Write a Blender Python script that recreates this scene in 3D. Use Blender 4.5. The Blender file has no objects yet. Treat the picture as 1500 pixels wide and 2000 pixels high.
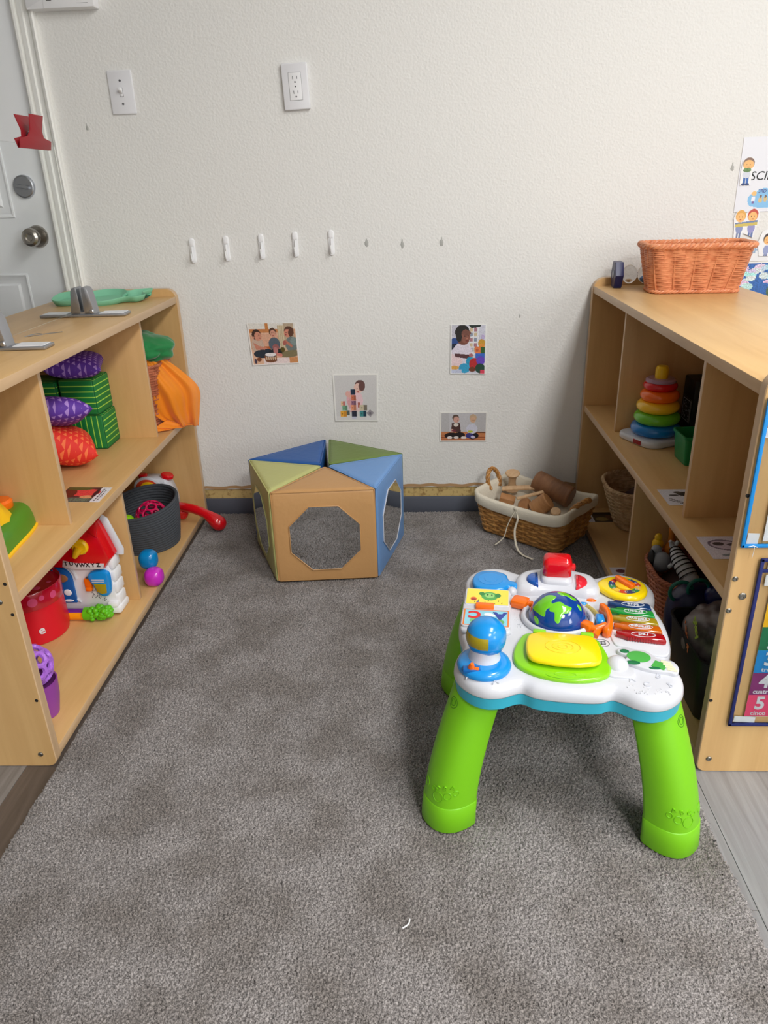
import bpy, bmesh, math, random
import numpy as np
from mathutils import Vector, Matrix, Euler
random.seed(7); rng = np.random.default_rng(11)
C = bpy.context.scene.collection
PI = math.pi
def lin(c):
    c = c/255.0
    return c/12.92 if c <= .04045 else ((c+.055)/1.055)**2.4
def rgb(r, g, b): return (lin(r), lin(g), lin(b), 1.0)
# ------------------------------------------------------------------ materials
def pm(name, col, rough=.5, metal=0, bump=None, mottle=None, trans=0, coat=0, alpha=1, ior=1.45, spec=.5, sheen=0):
    m = bpy.data.materials.new(name); m.use_nodes = True
    nt = m.node_tree; b = nt.nodes['Principled BSDF']
    b.inputs['Base Color'].default_value = rgb(*col)
    b.inputs['Roughness'].default_value = rough; b.inputs['Metallic'].default_value = metal
    b.inputs['Transmission Weight'].default_value = trans; b.inputs['Coat Weight'].default_value = coat
    b.inputs['Coat Roughness'].default_value = .08
    b.inputs['Alpha'].default_value = alpha; b.inputs['IOR'].default_value = ior
    b.inputs['Specular IOR Level'].default_value = spec; b.inputs['Sheen Weight'].default_value = sheen
    tc = nt.nodes.new('ShaderNodeTexCoord')
    if mottle:
        sc, col2, lo, hi = mottle
        n = nt.nodes.new('ShaderNodeTexNoise'); n.inputs['Scale'].default_value = sc; n.inputs['Detail'].default_value = 5
        r = nt.nodes.new('ShaderNodeValToRGB'); r.color_ramp.elements[0].position = lo; r.color_ramp.elements[1].position = hi
        r.color_ramp.elements[0].color = rgb(*col); r.color_ramp.elements[1].color = rgb(*col2)
        nt.links.new(tc.outputs['Object'], n.inputs['Vector']); nt.links.new(n.outputs['Fac'], r.inputs['Fac'])
        nt.links.new(r.outputs['Color'], b.inputs['Base Color'])
    if bump:
        sc, st = bump[:2]; dist = bump[2] if len(bump) > 2 else .002
        n = nt.nodes.new('ShaderNodeTexNoise'); n.inputs['Scale'].default_value = sc; n.inputs['Detail'].default_value = 3
        bp = nt.nodes.new('ShaderNodeBump'); bp.inputs['Strength'].default_value = st; bp.inputs['Distance'].default_value = dist
        nt.links.new(tc.outputs['Object'], n.inputs['Vector']); nt.links.new(n.outputs['Fac'], bp.inputs['Height'])
        nt.links.new(bp.outputs['Normal'], b.inputs['Normal'])
    return m
def wood(name, c1, c2, stretch, rough=.42):
    m = bpy.data.materials.new(name); m.use_nodes = True; nt = m.node_tree; b = nt.nodes['Principled BSDF']
    tc = nt.nodes.new('ShaderNodeTexCoord'); mp = nt.nodes.new('ShaderNodeMapping'); mp.inputs['Scale'].default_value = stretch
    n = nt.nodes.new('ShaderNodeTexNoise'); n.inputs['Scale'].default_value = 1.0; n.inputs['Detail'].default_value = 8; n.inputs['Roughness'].default_value = .62; n.inputs['Distortion'].default_value = .6
    r = nt.nodes.new('ShaderNodeValToRGB'); r.color_ramp.elements[0].position = .3; r.color_ramp.elements[1].position = .72
    r.color_ramp.elements[0].color = rgb(*c2); r.color_ramp.elements[1].color = rgb(*c1)
    nt.links.new(tc.outputs['Object'], mp.inputs['Vector']); nt.links.new(mp.outputs['Vector'], n.inputs['Vector'])
    nt.links.new(n.outputs['Fac'], r.inputs['Fac']); nt.links.new(r.outputs['Color'], b.inputs['Base Color'])
    b.inputs['Roughness'].default_value = rough; b.inputs['Coat Weight'].default_value = .15; b.inputs['Coat Roughness'].default_value = .3
    return m
def paint_mat(name, rough=.35):
    m = bpy.data.materials.new(name); m.use_nodes = True; nt = m.node_tree; b = nt.nodes['Principled BSDF']
    a = nt.nodes.new('ShaderNodeAttribute'); a.attribute_name = 'print'
    nt.links.new(a.outputs['Color'], b.inputs['Base Color']); b.inputs['Roughness'].default_value = rough
    return m
def math_n(nt, op, a, b=None):
    n = nt.nodes.new('ShaderNodeMath'); n.operation = op
    for i, v in enumerate((a, b)):
        if v is None: continue
        if isinstance(v, (int, float)): n.inputs[i].default_value = v
        else: nt.links.new(v, n.inputs[i])
    return n.outputs[0]
def stripe_mat(name, c1, c2, axis, per, frac, phase=0, rough=.55):
    m = bpy.data.materials.new(name); m.use_nodes = True; nt = m.node_tree; b = nt.nodes['Principled BSDF']
    tc = nt.nodes.new('ShaderNodeTexCoord'); s = nt.nodes.new('ShaderNodeSeparateXYZ'); nt.links.new(tc.outputs['Object'], s.inputs[0])
    f = math_n(nt, 'FRACT', math_n(nt, 'ADD', math_n(nt, 'DIVIDE', s.outputs[axis], per), phase+100))
    t = math_n(nt, 'LESS_THAN', f, frac)
    mx = nt.nodes.new('ShaderNodeMix'); mx.data_type = 'RGBA'; nt.links.new(t, mx.inputs['Factor'])
    mx.inputs['A'].default_value = rgb(*c1); mx.inputs['B'].default_value = rgb(*c2)
    nt.links.new(mx.outputs['Result'], b.inputs['Base Color']); b.inputs['Roughness'].default_value = rough
    return m
def tri_mat(name, c1, c2, per):
    """scattered little triangles printed on cloth, in the cushion's own UV"""
    m = bpy.data.materials.new(name); m.use_nodes = True; nt = m.node_tree; b = nt.nodes['Principled BSDF']
    tc = nt.nodes.new('ShaderNodeTexCoord'); mp = nt.nodes.new('ShaderNodeMapping'); mp.inputs['Rotation'].default_value = (0, 0, .35)
    nt.links.new(tc.outputs['UV'], mp.inputs['Vector'])
    s = nt.nodes.new('ShaderNodeSeparateXYZ'); nt.links.new(mp.outputs[0], s.inputs[0])
    row = math_n(nt, 'FLOOR', math_n(nt, 'MULTIPLY', s.outputs[1], per))
    x = math_n(nt, 'FRACT', math_n(nt, 'ADD', math_n(nt, 'MULTIPLY', s.outputs[0], per), math_n(nt, 'ADD', math_n(nt, 'MULTIPLY', row, .37), 50)))
    y = math_n(nt, 'FRACT', math_n(nt, 'ADD', math_n(nt, 'MULTIPLY', s.outputs[1], per), 50))
    # tall triangle: |x-.5| < (1-y)*.5 - margin
    ax = math_n(nt, 'ABSOLUTE', math_n(nt, 'SUBTRACT', x, .5))
    lim = math_n(nt, 'MULTIPLY', math_n(nt, 'SUBTRACT', .90, y), .50)
    t = math_n(nt, 'MULTIPLY', math_n(nt, 'LESS_THAN', ax, lim), math_n(nt, 'GREATER_THAN', y, .22))
    mx = nt.nodes.new('ShaderNodeMix'); mx.data_type = 'RGBA'; nt.links.new(t, mx.inputs['Factor'])
    mx.inputs['A'].default_value = rgb(*c1); mx.inputs['B'].default_value = rgb(*c2)
    nt.links.new(mx.outputs['Result'], b.inputs['Base Color']); b.inputs['Roughness'].default_value = .7
    return m
M = {}
M['wall'] = pm('wall_paint', (229, 228, 225), .62, bump=(150, .6, .0028))
M['white_trim'] = pm('trim_paint', (242, 242, 238), .4)
M['door'] = pm('door_paint', (236, 238, 240), .4)
M['white_pl'] = pm('white_plastic', (238, 238, 240), .3)
M['plate'] = pm('plate_plastic', (228, 228, 232), .35)
M['grey_slot'] = pm('slot_grey', (95, 95, 98), .6)
M['dark'] = pm('dark_hole', (30, 26, 24), .7)
M['maple'] = wood('maple_face', (216, 177, 120), (199, 157, 102), (22, 22, 1.6))
M['maple_top'] = wood('maple_board', (219, 180, 122), (203, 161, 104), (22, 1.6, 22))
M['maple_dark'] = wood('maple_divider', (214, 173, 117), (198, 155, 99), (22, 22, 1.8))
M['edge'] = wood('maple_edge', (214, 182, 144), (190, 156, 118), (30, 2, 30))
M['edge_v'] = wood('maple_edge_upright', (214, 182, 144), (190, 156, 118), (30, 30, 2))
M['screw'] = pm('screw_steel', (150, 146, 138), .3, 1)
M['nickel'] = pm('brushed_nickel', (178, 172, 164), .26, 1)
M['chrome'] = pm('satin_chrome', (190, 192, 198), .32, 1)
M['steel'] = pm('clamp_steel', (170, 172, 178), .3, .85)
M['osb'] = pm('bare_plywood', (205, 178, 118), .75, mottle=(90, (150, 116, 66), .5, .72), bump=(120, .5, .002))
M['vinyl'] = pm('grey_cove_base', (88, 92, 104), .5)
M['red'] = pm('glossy_red', (214, 14, 26), .18, coat=.5)
M['redclip'] = pm('red_clip', (150, 18, 32), .4)
M['lime'] = pm('lime_leg', (120, 194, 22), .4)
M['limepad'] = pm('lime_pad', (136, 208, 22), .22, coat=.4)
M['yellow'] = pm('toy_yellow', (252, 218, 12), .22, coat=.4)
M['yellow2'] = pm('toy_yellow_deep', (246, 196, 22), .3)
M['orange'] = pm('toy_orange', (245, 112, 12), .25, coat=.3)
M['blue'] = pm('toy_blue', (16, 142, 220), .22, coat=.4)
M['teal'] = pm('teal_band', (58, 178, 204), .35)
M['white'] = pm('toy_white', (208, 210, 217), .28, coat=.25)
M['white2'] = pm('toy_white_matte', (206, 208, 214), .4)
M['globe_sea'] = pm('globe_sea', (8, 62, 142), .1, coat=.9)
M['globe_land'] = pm('globe_land', (112, 200, 34), .12, coat=.9)
M['olive'] = pm('amber_window', (166, 148, 22), .2, coat=.5)
M['black'] = pm('black_plastic', (18, 18, 20), .45)
M['paper'] = pm('white_paper', (232, 233, 236), .6)
M['print'] = paint_mat('printed_card')
M['glass'] = pm('clear_glass', (255, 255, 255), .0, trans=1, ior=1.10)
M['acrylic'] = pm('clear_acrylic', (250, 252, 252), .0, trans=1, ior=1.03)
M['mirror'] = pm('safety_mirror', (225, 228, 230), .03, 1)
# ------------------------------------------------------------------ object helpers
def link(o, parent=None, label=None, cat=None, group=None, kind=None):
    C.objects.link(o)
    if parent: o.parent = parent
    if label: o['label'] = label
    if cat: o['category'] = cat
    if group: o['group'] = group
    if kind: o['kind'] = kind
    return o
def thing(name, label, cat, loc=(0, 0, 0), rotz=0, group=None, rot=None):
    o = bpy.data.objects.new(name, None); o.location = loc; o.rotation_euler = rot if rot else (0, 0, rotz); o.empty_display_size = .05
    return link(o, None, label, cat, group)
def obj(name, bm, mat, parent=None, loc=None, rot=None, smooth=True, label=None, cat=None, group=None, kind=None, ang=35, bevel=0):
    me = bpy.data.meshes.new(name); bmesh.ops.recalc_face_normals(bm, faces=bm.faces[:]); bm.to_mesh(me); bm.free()
    for mt in (mat if isinstance(mat, (list, tuple)) else [mat]): me.materials.append(M[mt] if isinstance(mt, str) else mt)
    if smooth:
        me.polygons.foreach_set('use_smooth', [True]*len(me.polygons))
        me.set_sharp_from_angle(angle=math.radians(ang))
    o = bpy.data.objects.new(name, me)
    if loc: o.location = loc
    if rot: o.rotation_euler = rot
    if bevel:
        md = o.modifiers.new('bevel', 'BEVEL'); md.width = bevel; md.segments = 2; md.limit_method = 'ANGLE'
    return link(o, parent, label, cat, group, kind)
def nb(): return bmesh.new()
def mi_new(bm, n0, mi):
    if mi:
        bm.faces.ensure_lookup_table()
        for f in bm.faces[n0:]: f.material_index = mi
def box(bm, c, s, bev=0, seg=2, mi=0, rot=None):
    n0 = len(bm.faces)
    r = bmesh.ops.create_cube(bm, size=1); vs = r['verts']
    bmesh.ops.scale(bm, vec=s, verts=vs)
    if bev:
        es = list({e for v in vs for e in v.link_edges})
        rr = bmesh.ops.bevel(bm, geom=es, offset=bev, segments=seg, affect='EDGES', profile=.5)
        vs = list({v for f in rr['faces'] for v in f.verts} | {v for v in vs if v.is_valid})
    mt = Matrix.Translation(c)
    if rot: mt = mt @ (Euler(rot).to_matrix().to_4x4())
    bmesh.ops.transform(bm, matrix=mt, verts=vs); mi_new(bm, n0, mi); return vs
def grid_faces(bm, rows, closed=True, cap0=False, cap1=False, mi=0):
    V = [[bm.verts.new(p) for p in r] for r in rows]; n = len(V[0]); fs = []
    for a, b in zip(V, V[1:]):
        for i in range(n if closed else n-1):
            j = (i+1) % n
            fs.append(bm.faces.new((a[i], a[j], b[j], b[i])))
    if cap0: fs.append(bm.faces.new(V[0][::-1]))
    if cap1: fs.append(bm.faces.new(V[-1]))
    for f in fs: f.material_index = mi
    return V
def lathe(bm, prof, n=32, c=(0, 0, 0), mt=None, mi=0, cap0=True, cap1=True, sx=1, sy=1):
    rows = []
    for r, z in prof:
        rows.append([Vector((r*sx*math.cos(2*PI*i/n), r*sy*math.sin(2*PI*i/n), z)) for i in range(n)])
    m = Matrix.Translation(c) @ (mt if mt else Matrix.Identity(4))
    rows = [[m @ p for p in r] for r in rows]
    return grid_faces(bm, rows, True, cap0, cap1, mi)
def ball(bm, c, r, seg=24, rings=14, mi=0, mt=None, e=1.0):
    if not hasattr(r, '__len__'): r = (r, r, r)
    n0 = len(bm.faces)
    vs = bmesh.ops.create_uvsphere(bm, u_segments=seg, v_segments=rings, radius=1)['verts']
    if e != 1:
        for v in vs:
            v.co = Vector([math.copysign(abs(a)**e, a) for a in v.co])
    m = Matrix.Translation(c) @ (mt if mt else Matrix.Identity(4)) @ Matrix.Diagonal((*r, 1))
    bmesh.ops.transform(bm, matrix=m, verts=vs); mi_new(bm, n0, mi); return vs
def tube(bm, pts, r, n=8, closed=False, mi=0, cap=True):
    pts = [Vector(p) for p in pts]; N = len(pts); rows = []; up = None
    for i, p in enumerate(pts):
        if closed: t = pts[(i+1) % N]-pts[i-1]
        else: t = pts[min(i+1, N-1)]-pts[max(i-1, 0)]
        t = t.normalized() if t.length > 1e-9 else Vector((0, 0, 1))
        if up is None:
            up = Vector((0, 0, 1)) if abs(t.z) < .9 else Vector((1, 0, 0))
        u = (up - t*up.dot(t)); u = u.normalized() if u.length > 1e-6 else t.orthogonal().normalized(); w = t.cross(u); up = u
        rr = r[min(i, len(r)-1)] if isinstance(r, list) else r
        if not hasattr(rr, '__len__'): rr = (rr, rr)
        rows.append([p + u*(rr[0]*math.cos(2*PI*k/n)) + w*(rr[1]*math.sin(2*PI*k/n)) for k in range(n)])
    if closed: rows.append(rows[0])
    if closed:
        V = [[bm.verts.new(p) for p in rw] for rw in rows[:-1]]; V.append(V[0])
        for a, b in zip(V, V[1:]):
            for i in range(n):
                j = (i+1) % n; f = bm.faces.new((a[i], a[j], b[j], b[i])); f.material_index = mi
        return V
    return grid_faces(bm, rows, True, cap, cap, mi)
def smoothpts(P, k=6, closed=True):
    P = [Vector(p) for p in P]; n = len(P); out = []
    rngi = range(n) if closed else range(n-1)
    for i in rngi:
        if closed: a, b, c, d = P[i-1], P[i], P[(i+1) % n], P[(i+2) % n]
        else: a, b, c, d = P[max(i-1, 0)], P[i], P[i+1], P[min(i+2, n-1)]
        for j in range(k):
            t = j/k
            out.append(.5*((2*b)+(-a+c)*t+(2*a-5*b+4*c-d)*t*t+(-a+3*b-3*c+d)*t**3))
    if not closed: out.append(P[-1])
    return out
def rrect(w, h, r, n=5, cx=0, cy=0):
    out = []
    for q, (sx, sy) in enumerate(((1, 1), (-1, 1), (-1, -1), (1, -1))):
        for i in range(n+1):
            a = q*PI/2 + i/n*PI/2
            out.append((cx+sx*(w/2-r)+r*math.cos(a), cy+sy*(h/2-r)+r*math.sin(a)))
    return out
def offset(poly, d):
    n = len(poly); out = []; A = sum(poly[i][0]*poly[(i+1) % n][1]-poly[(i+1) % n][0]*poly[i][1] for i in range(n))
    s = 1 if A > 0 else -1
    for i in range(n):
        a = Vector(poly[i-1][:2]); b = Vector(poly[i][:2]); c = Vector(poly[(i+1) % n][:2])
        t1 = (b-a); t2 = (c-b)
        t1 = t1.normalized() if t1.length > 1e-9 else t2.normalized(); t2 = t2.normalized() if t2.length > 1e-9 else t1
        n1 = Vector((-t1.y, t1.x)); n2 = Vector((-t2.y, t2.x)); m = (n1+n2)
        m = m.normalized() if m.length > 1e-6 else n1
        k = 1/max(.5, m.dot(n1))
        out.append(tuple(b+m*(d*s*k)))
    return out
def loft(bm, poly, lv, mi=0, cap0=True, cap1=True, mt=None):
    """poly in xy, levels (z, inset)"""
    rows = [[Vector((x, y, z)) for x, y in offset(poly, d)] for z, d in lv]
    if mt: rows = [[mt @ p for p in r] for r in rows]
    return grid_faces(bm, rows, True, cap0, cap1, mi)
def slab(bm, poly, z0, z1, r=.002, mi=0, mt=None):
    return loft(bm, poly, [(z0, r*.6), (z0+r*.6, 0), (z1-r, 0), (z1-r*.3, r*.3), (z1, r)], mi, mt=mt)
AX = {'x': Matrix(((0, 0, 1, 0), (1, 0, 0, 0), (0, 1, 0, 0), (0, 0, 0, 1))),   # local (u,v,w) -> (w,u,v): slab lies in yz, thickness along x
      'y': Matrix(((1, 0, 0, 0), (0, 0, -1, 0), (0, 1, 0, 0), (0, 0, 0, 1)))}   # (u,v,w)->(u,-w,v): slab lies in xz, thickness towards -y
def onface(c, rotz=0):
    """matrix mapping a drawing (u right, v up, w out) onto a vertical face looking to -y, turned by rotz"""
    return Matrix.Translation(c) @ Matrix.Rotation(rotz, 4, 'Z') @ AX['y']
def text(name, s, size, mat, parent=None, mt=None, ext=.0004, label=None, align='CENTER', bold=0, shear=0, sx=1):
    cu = bpy.data.curves.new(name, 'FONT'); cu.body = s; cu.size = size; cu.align_x = align; cu.align_y = 'CENTER'; cu.extrude = ext; cu.offset = bold; cu.shear = shear; cu.resolution_u = 3
    t = bpy.data.objects.new(name, cu); C.objects.link(t)
    dg = bpy.context.evaluated_depsgraph_get(); me = bpy.data.meshes.new_from_object(t.evaluated_get(dg)); bpy.data.objects.remove(t)
    me.transform(Matrix.Diagonal((sx, 1, 1, 1)))
    if mt: me.transform(mt)
    me.materials.clear(); me.materials.append(M[mat] if isinstance(mat, str) else mat); me.name = name
    o = bpy.data.objects.new(name, me); return link(o, parent, label)
# ------------------------------------------------------------------ printed pictures (colour per little cell of the card)
class Art:
    def __init__(s, nx, ny, bg): s.a = np.zeros((ny, nx, 3)); s.a[:] = bg; s.nx, s.ny = nx, ny; yy, xx = np.mgrid[0:ny, 0:nx]; s.x = (xx+.5)/nx; s.y = 1-(yy+.5)/ny
    def rect(s, x0, y0, x1, y1, c): s.a[(s.x >= x0) & (s.x < x1) & (s.y >= y0) & (s.y < y1)] = c; return s
    def ell(s, cx, cy, rx, ry, c, rot=0):
        dx, dy = s.x-cx, s.y-cy; ca, sa = math.cos(rot), math.sin(rot); u = dx*ca+dy*sa; v = -dx*sa+dy*ca
        s.a[(u/rx)**2+(v/ry)**2 < 1] = c; return s
    def poly(s, P, c):
        ins = np.zeros(s.x.shape, bool); n = len(P)
        for i in range(n):
            x0, y0 = P[i]; x1, y1 = P[(i+1) % n]
            if y0 == y1: continue
            ins ^= ((s.y > min(y0, y1)) & (s.y <= max(y0, y1)) & (s.x < x0+(s.y-y0)*(x1-x0)/(y1-y0)))
        s.a[ins] = c; return s
    def line(s, x0, y0, x1, y1, w, c):
        L = math.hypot(x1-x0, y1-y0) or 1; t = np.clip(((s.x-x0)*(x1-x0)+(s.y-y0)*(y1-y0))/L**2, 0, 1)
        s.a[(s.x-x0-t*(x1-x0))**2+(s.y-y0-t*(y1-y0))**2 < w*w/4] = c; return s
    def noise(s, k, seed=0):
        r = np.random.default_rng(seed); s.a = np.clip(s.a*(1+k*(r.random((s.ny, s.nx, 1))-.5)), 0, 255); return s
    def mesh(s, name, P, parent=None, mat='print', border=None, label=None, cat=None, group=None, bend=0, thick=.0006, kind=None):
        """P: four corners tl,tr,br,bl of the card in 3d"""
        tl, tr, br, bl = [Vector(p) for p in P]; nx, ny = s.nx, s.ny; n = (tr-tl).cross(bl-tl).normalized()*-1
        bm = nb(); V = []
        for j in range(ny+1):
            for i in range(nx+1):
                u, v = i/nx, j/ny; p = (tl*(1-u)+tr*u)*(1-v)+(bl*(1-u)+br*u)*v
                V.append(bm.verts.new(p + n*(thick+bend*(4*(u-.5)**2*v))))
        B = [bm.verts.new(p - n*0) for p in (tl, tr, br, bl)]
        cl = []; fs = []
        for j in range(ny):
            for i in range(nx):
                a = j*(nx+1)+i; fs.append(bm.faces.new((V[a], V[a+nx+1], V[a+nx+2], V[a+1]))); cl.append(s.a[j, i])
        f = bm.faces.new(B); fs.append(f); cl.append([235, 235, 235])
        for A_, B_, va in ((B[0], B[1], [V[i] for i in range(nx+1)]), (B[2], B[3], [V[ny*(nx+1)+i] for i in range(nx, -1, -1)]),
                           (B[3], B[0], [V[j*(nx+1)] for j in range(ny, -1, -1)]), (B[1], B[2], [V[j*(nx+1)+nx] for j in range(ny+1)])):
            f = bm.faces.new([A_]+va+[B_]); cl.append([235, 235, 235])
        me = bpy.data.meshes.new(name); bm.to_mesh(me); bm.free()
        at = me.color_attributes.new('print', 'FLOAT_COLOR', 'CORNER')
        cols = np.array(cl)/255.0; cols = np.where(cols <= .04045, cols/12.92, ((cols+.055)/1.055)**2.4)
        tot = np.array([p.loop_total for p in me.polygons]); out = np.repeat(np.c_[cols, np.ones(len(cols))], tot, axis=0)
        at.data.foreach_set('color', out.astype(np.float32).ravel())
        me.materials.append(M[mat]); o = bpy.data.objects.new(name, me); return link(o, parent, label, cat, group, kind)
def kid(a, x, y, s, hair, skin, top, legs, face=0):
    """seated child in a print: head at (x,y), size s"""
    a.ell(x, y-.30*s*1.0, .16*s, .22*s, top); a.ell(x-.12*s, y-.30*s, .06*s, .15*s, skin, .5); a.ell(x+.12*s, y-.32*s, .06*s, .15*s, skin, -.5)
    a.ell(x, y-.56*s, .30*s, .10*s, legs)
    a.ell(x, y, .12*s, .145*s, hair); a.ell(x+face*.03*s, y-.035*s, .10*s, .115*s, skin)
    a.ell(x+face*.03*s-.035*s, y-.02*s, .014*s, .014*s, (60, 40, 35)); a.ell(x+face*.03*s+.035*s, y-.02*s, .014*s, .014*s, (60, 40, 35)); a.ell(x+face*.03*s, y-.085*s, .03*s, .012*s, (170, 80, 75))
# ================================================================== ROOM
WY = 2.445; FZ = -.012
def struct(name, bm, mat, **k): return obj(name, bm, mat, kind='structure', **k)
b = nb(); box(b, (1.05, WY+.06, 1.344), (4.3, .12, 2.512)); box(b, (-1.55, WY+.06, 2.34), (.9, .12, .52)); box(b, (-3.5, WY+.06, 1.3), (3.0, .12, 2.6))
struct('wall_back', b, 'wall', smooth=False)
b = nb(); box(b, (-5.06, -.3, 1.3), (.12, 5.7, 2.62)); struct('wall_left', b, 'wall', smooth=False)
b = nb(); box(b, (3.26, .5, 1.3), (.12, 4.0, 2.62)); box(b, (3.26, -2.9, 1.3), (.12, .5, 2.62)); box(b, (3.26, -2.07, .4), (.12, 1.2, .82)); box(b, (3.26, -2.07, 2.4), (.12, 1.2, .4))
struct('wall_right', b, 'wall', smooth=False)
b = nb(); box(b, (-.9, -3.16, 1.3), (8.4, .12, 2.62)); struct('wall_front', b, 'wall', smooth=False)
M['ceiling'] = pm('ceiling_tile', (225, 225, 222), .9)
b = nb(); box(b, (-.9, -.3, 2.66), (8.4, 5.8, .12)); struct('ceiling', b, 'ceiling', smooth=False)
# vinyl planks
def plankmat(name, c1, c2):
    return wood(name, c1, c2, (60, 3.5, 60), .38)
M['pk1'] = plankmat('plank_light', (150, 150, 152), (118, 116, 117)); M['pk2'] = plankmat('plank_mid', (134, 131, 130), (104, 100, 98)); M['pk3'] = plankmat('plank_brown', (96, 86, 80), (70, 62, 57))
b = nb(); W_ = .152; x0 = -.83-W_*27
for i in range(42):
    xa = x0+i*W_; off = random.random()*1.2; y = -3.2-off
    while y < 2.56:
        ya, yb = max(y, -3.2), min(y+1.22, 2.56)
        if yb > ya:
            mi = random.choice((0, 0, 1, 1, 2))
            if i == 27: mi = 2
            if i == 26: mi = 1
            if i in (36, 35, 37): mi = 0
            box(b, (xa+W_/2, (ya+yb)/2, FZ-.01), (W_-.0012, yb-ya-.0012, .02), mi=mi)
        y += 1.22
box(b, (-.9, -.3, FZ-.03), (8.4, 5.8, .02), mi=2)
struct('floor', b, ['pk1', 'pk2', 'pk3'], smooth=False)
# bare strip below the wall board, cove base
b = nb(); box(b, (1.05, WY+.02, .07), (4.3, .03, .05)); struct('trim_1', b, 'osb', smooth=False)
b = nb(); N = 200   # torn lower edge of the wall board
rows = [[], [], []]
for i in range(N+1):
    x = -1.1+i*(4.3/N); z = .088+.0022*math.sin(i*1.7)+.0015*math.sin(i*.63)+random.uniform(-.0012, .0012)
    rows[0].append(Vector((x, WY+.004, z))); rows[1].append(Vector((x, WY-.0012, z+.0015))); rows[2].append(Vector((x, WY-.0004, z+.012)))
grid_faces(b, rows, False); struct('trim_2', b, pm('torn_paper', (176, 140, 100), .8))
b = nb(); box(b, (1.05, WY+.001, .02), (4.3, .008, .064), .003); struct('baseboard_back', b, 'vinyl')
# door in the back wall
DX = -1.151
b = nb(); box(b, (DX-.452, WY+.028, 1.02), (.9, .04, 2.05))
door = struct('door_1', b, 'door', smooth=False)
def panel(xc, zc, w, h):
    b = nb(); P = [(w/2, h/2), (-w/2, h/2), (-w/2, -h/2), (w/2, -h/2)]
    mt = onface((xc, WY+.0085, zc))
    loft(b, P, [(0, -.001), (.004, .0), (.0055, .004), (.003, .009), (.0015, .012), (.0015, .030), (.0075, .036), (.009, .050), (.009, .06)], mt=mt, cap0=False)
    return b
for xc, zc, w, h in ((-1.385, .55, .22, .60), (-1.385, 1.42, .22, .80), (-1.82, .55, .22, .60), (-1.82, 1.42, .22, .80)):
    obj('door_panel', panel(xc, zc, w, h), 'door', door)
b = nb(); mt = onface((-1.214, WY+.008, .962)); lathe(b, [(.034, 0), (.034, .003), (.031, .008), (.014, .010), (.012, .022), (.018, .028), (.026, .036), (.0285, .046), (.026, .056), (.019, .061), (.012, .0605), (.009, .057), (.004, .0565)], 40, mt=mt)
obj('door_handle', b, 'nickel', door, label='round brushed metal knob')
b = nb(); mt = onface((-1.224, WY+.008, 1.108)); lathe(b, [(.034, 0), (.034, .004), (.0325, .009), (.029, .0105), (.0285, .009), (.010, .009)], 40, mt=mt)
lev = [(-.020, .004), (-.015, .006), (0, .0045), (.012, .0065), (.021, .003), (.021, -.004), (.012, -.0065), (0, -.0045), (-.015, -.006), (-.020, -.004)]
loft(b, lev, [(.008, 0), (.019, 0), (.022, .0015)], mt=mt @ Matrix.Rotation(-.15, 4, 'Z'))
obj('deadbolt', b, 'chrome', door, label='satin deadbolt with thumb turn')
b = nb(); prof = [(-.067, .0), (-.067, .010), (-.062, .014), (-.056, .014), (-.054, .006), (-.050, .006), (-.046, .0125), (-.034, .0145), (-.031, .009), (-.027, .0105), (-.018, .013), (-.015, .008), (-.012, .019), (-.004, .022), (0, .018), (0, 0)]
V = [[b.verts.new((-1.083+px, WY-py, z)) for px, py in prof] for z in (FZ, 2.12)]
for i in range(len(prof)):
    j = (i+1) % len(prof); b.faces.new((V[0][i], V[0][j], V[1][j], V[1][i]))
b.faces.new(V[0][::-1]); b.faces.new(V[1])
V = [[b.verts.new((x, WY-py, 2.12+px+.0)) for px, py in prof] for x in (-2.2, -1.083)]
for i in range(len(prof)):
    j = (i+1) % len(prof); b.faces.new((V[0][i], V[0][j], V[1][j], V[1][i]))
box(b, (-2.12, WY, 1.05), (.07, .02, 2.13))
struct('trim_3', b, 'white_trim', ang=20)
b = nb(); box(b, (DX+.0, WY+.03, 1.03), (.004, .05, 2.06)); struct('trim_4', b, 'dark', smooth=False)
# daylight window in the right wall, out of the frame
b = nb()
for z in (.84, 2.18): box(b, (3.2, -2.07, z), (.06, 1.24, .05), .004)
for y in (-2.67, -2.07, -1.47): box(b, (3.2, y, 1.51), (.05, .04, 1.38), .004)
struct('window_1', b, 'white_trim')
# ================================================================== WALL THINGS
g = thing('wall_switch', 'white toggle light switch plate on the wall right of the door', 'light switch', (-.868, WY, 1.351))
b = nb(); slab(b, rrect(.073, .114, .004, 3), 0, .006, .003, mt=AX['y']); obj('switch_plate', b, 'plate', g)
b = nb(); box(b, (0, -.0062, 0), (.010, .001, .024)); obj('toggle_slot', b, 'grey_slot', g)
b = nb(); box(b, (0, -.012, .004), (.0085, .018, .010), .002, rot=(-.5, 0, 0)); box(b, (0, -.0068, 0), (.0086, .002, .022), .0008); obj('toggle', b, 'white_pl', g)
for z in (.030, -.030):
    b = nb(); lathe(b, [(.0034, 0), (.003, .001), (.001, .0012)], 14, (0, -.006, z), AX['y'].copy()); box(b, (0, -.0074, z), (.0048, .0006, .0009)); obj('screw', b, 'grey_slot', g)
g = thing('wall_outlet', 'white double electrical outlet plate high on the wall', 'outlet', (-.352, WY, 1.348))
g.rotation_euler = (0, -.03, 0)
b = nb(); slab(b, rrect(.076, .119, .004, 3), 0, .013, .003, mt=AX['y']); obj('outlet_plate', b, 'plate', g)
b = nb(); slab(b, rrect(.036, .070, .002, 3), .0128, .0142, .0006, mt=AX['y']); obj('receptacle', b, 'white_pl', g)
b = nb()
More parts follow.
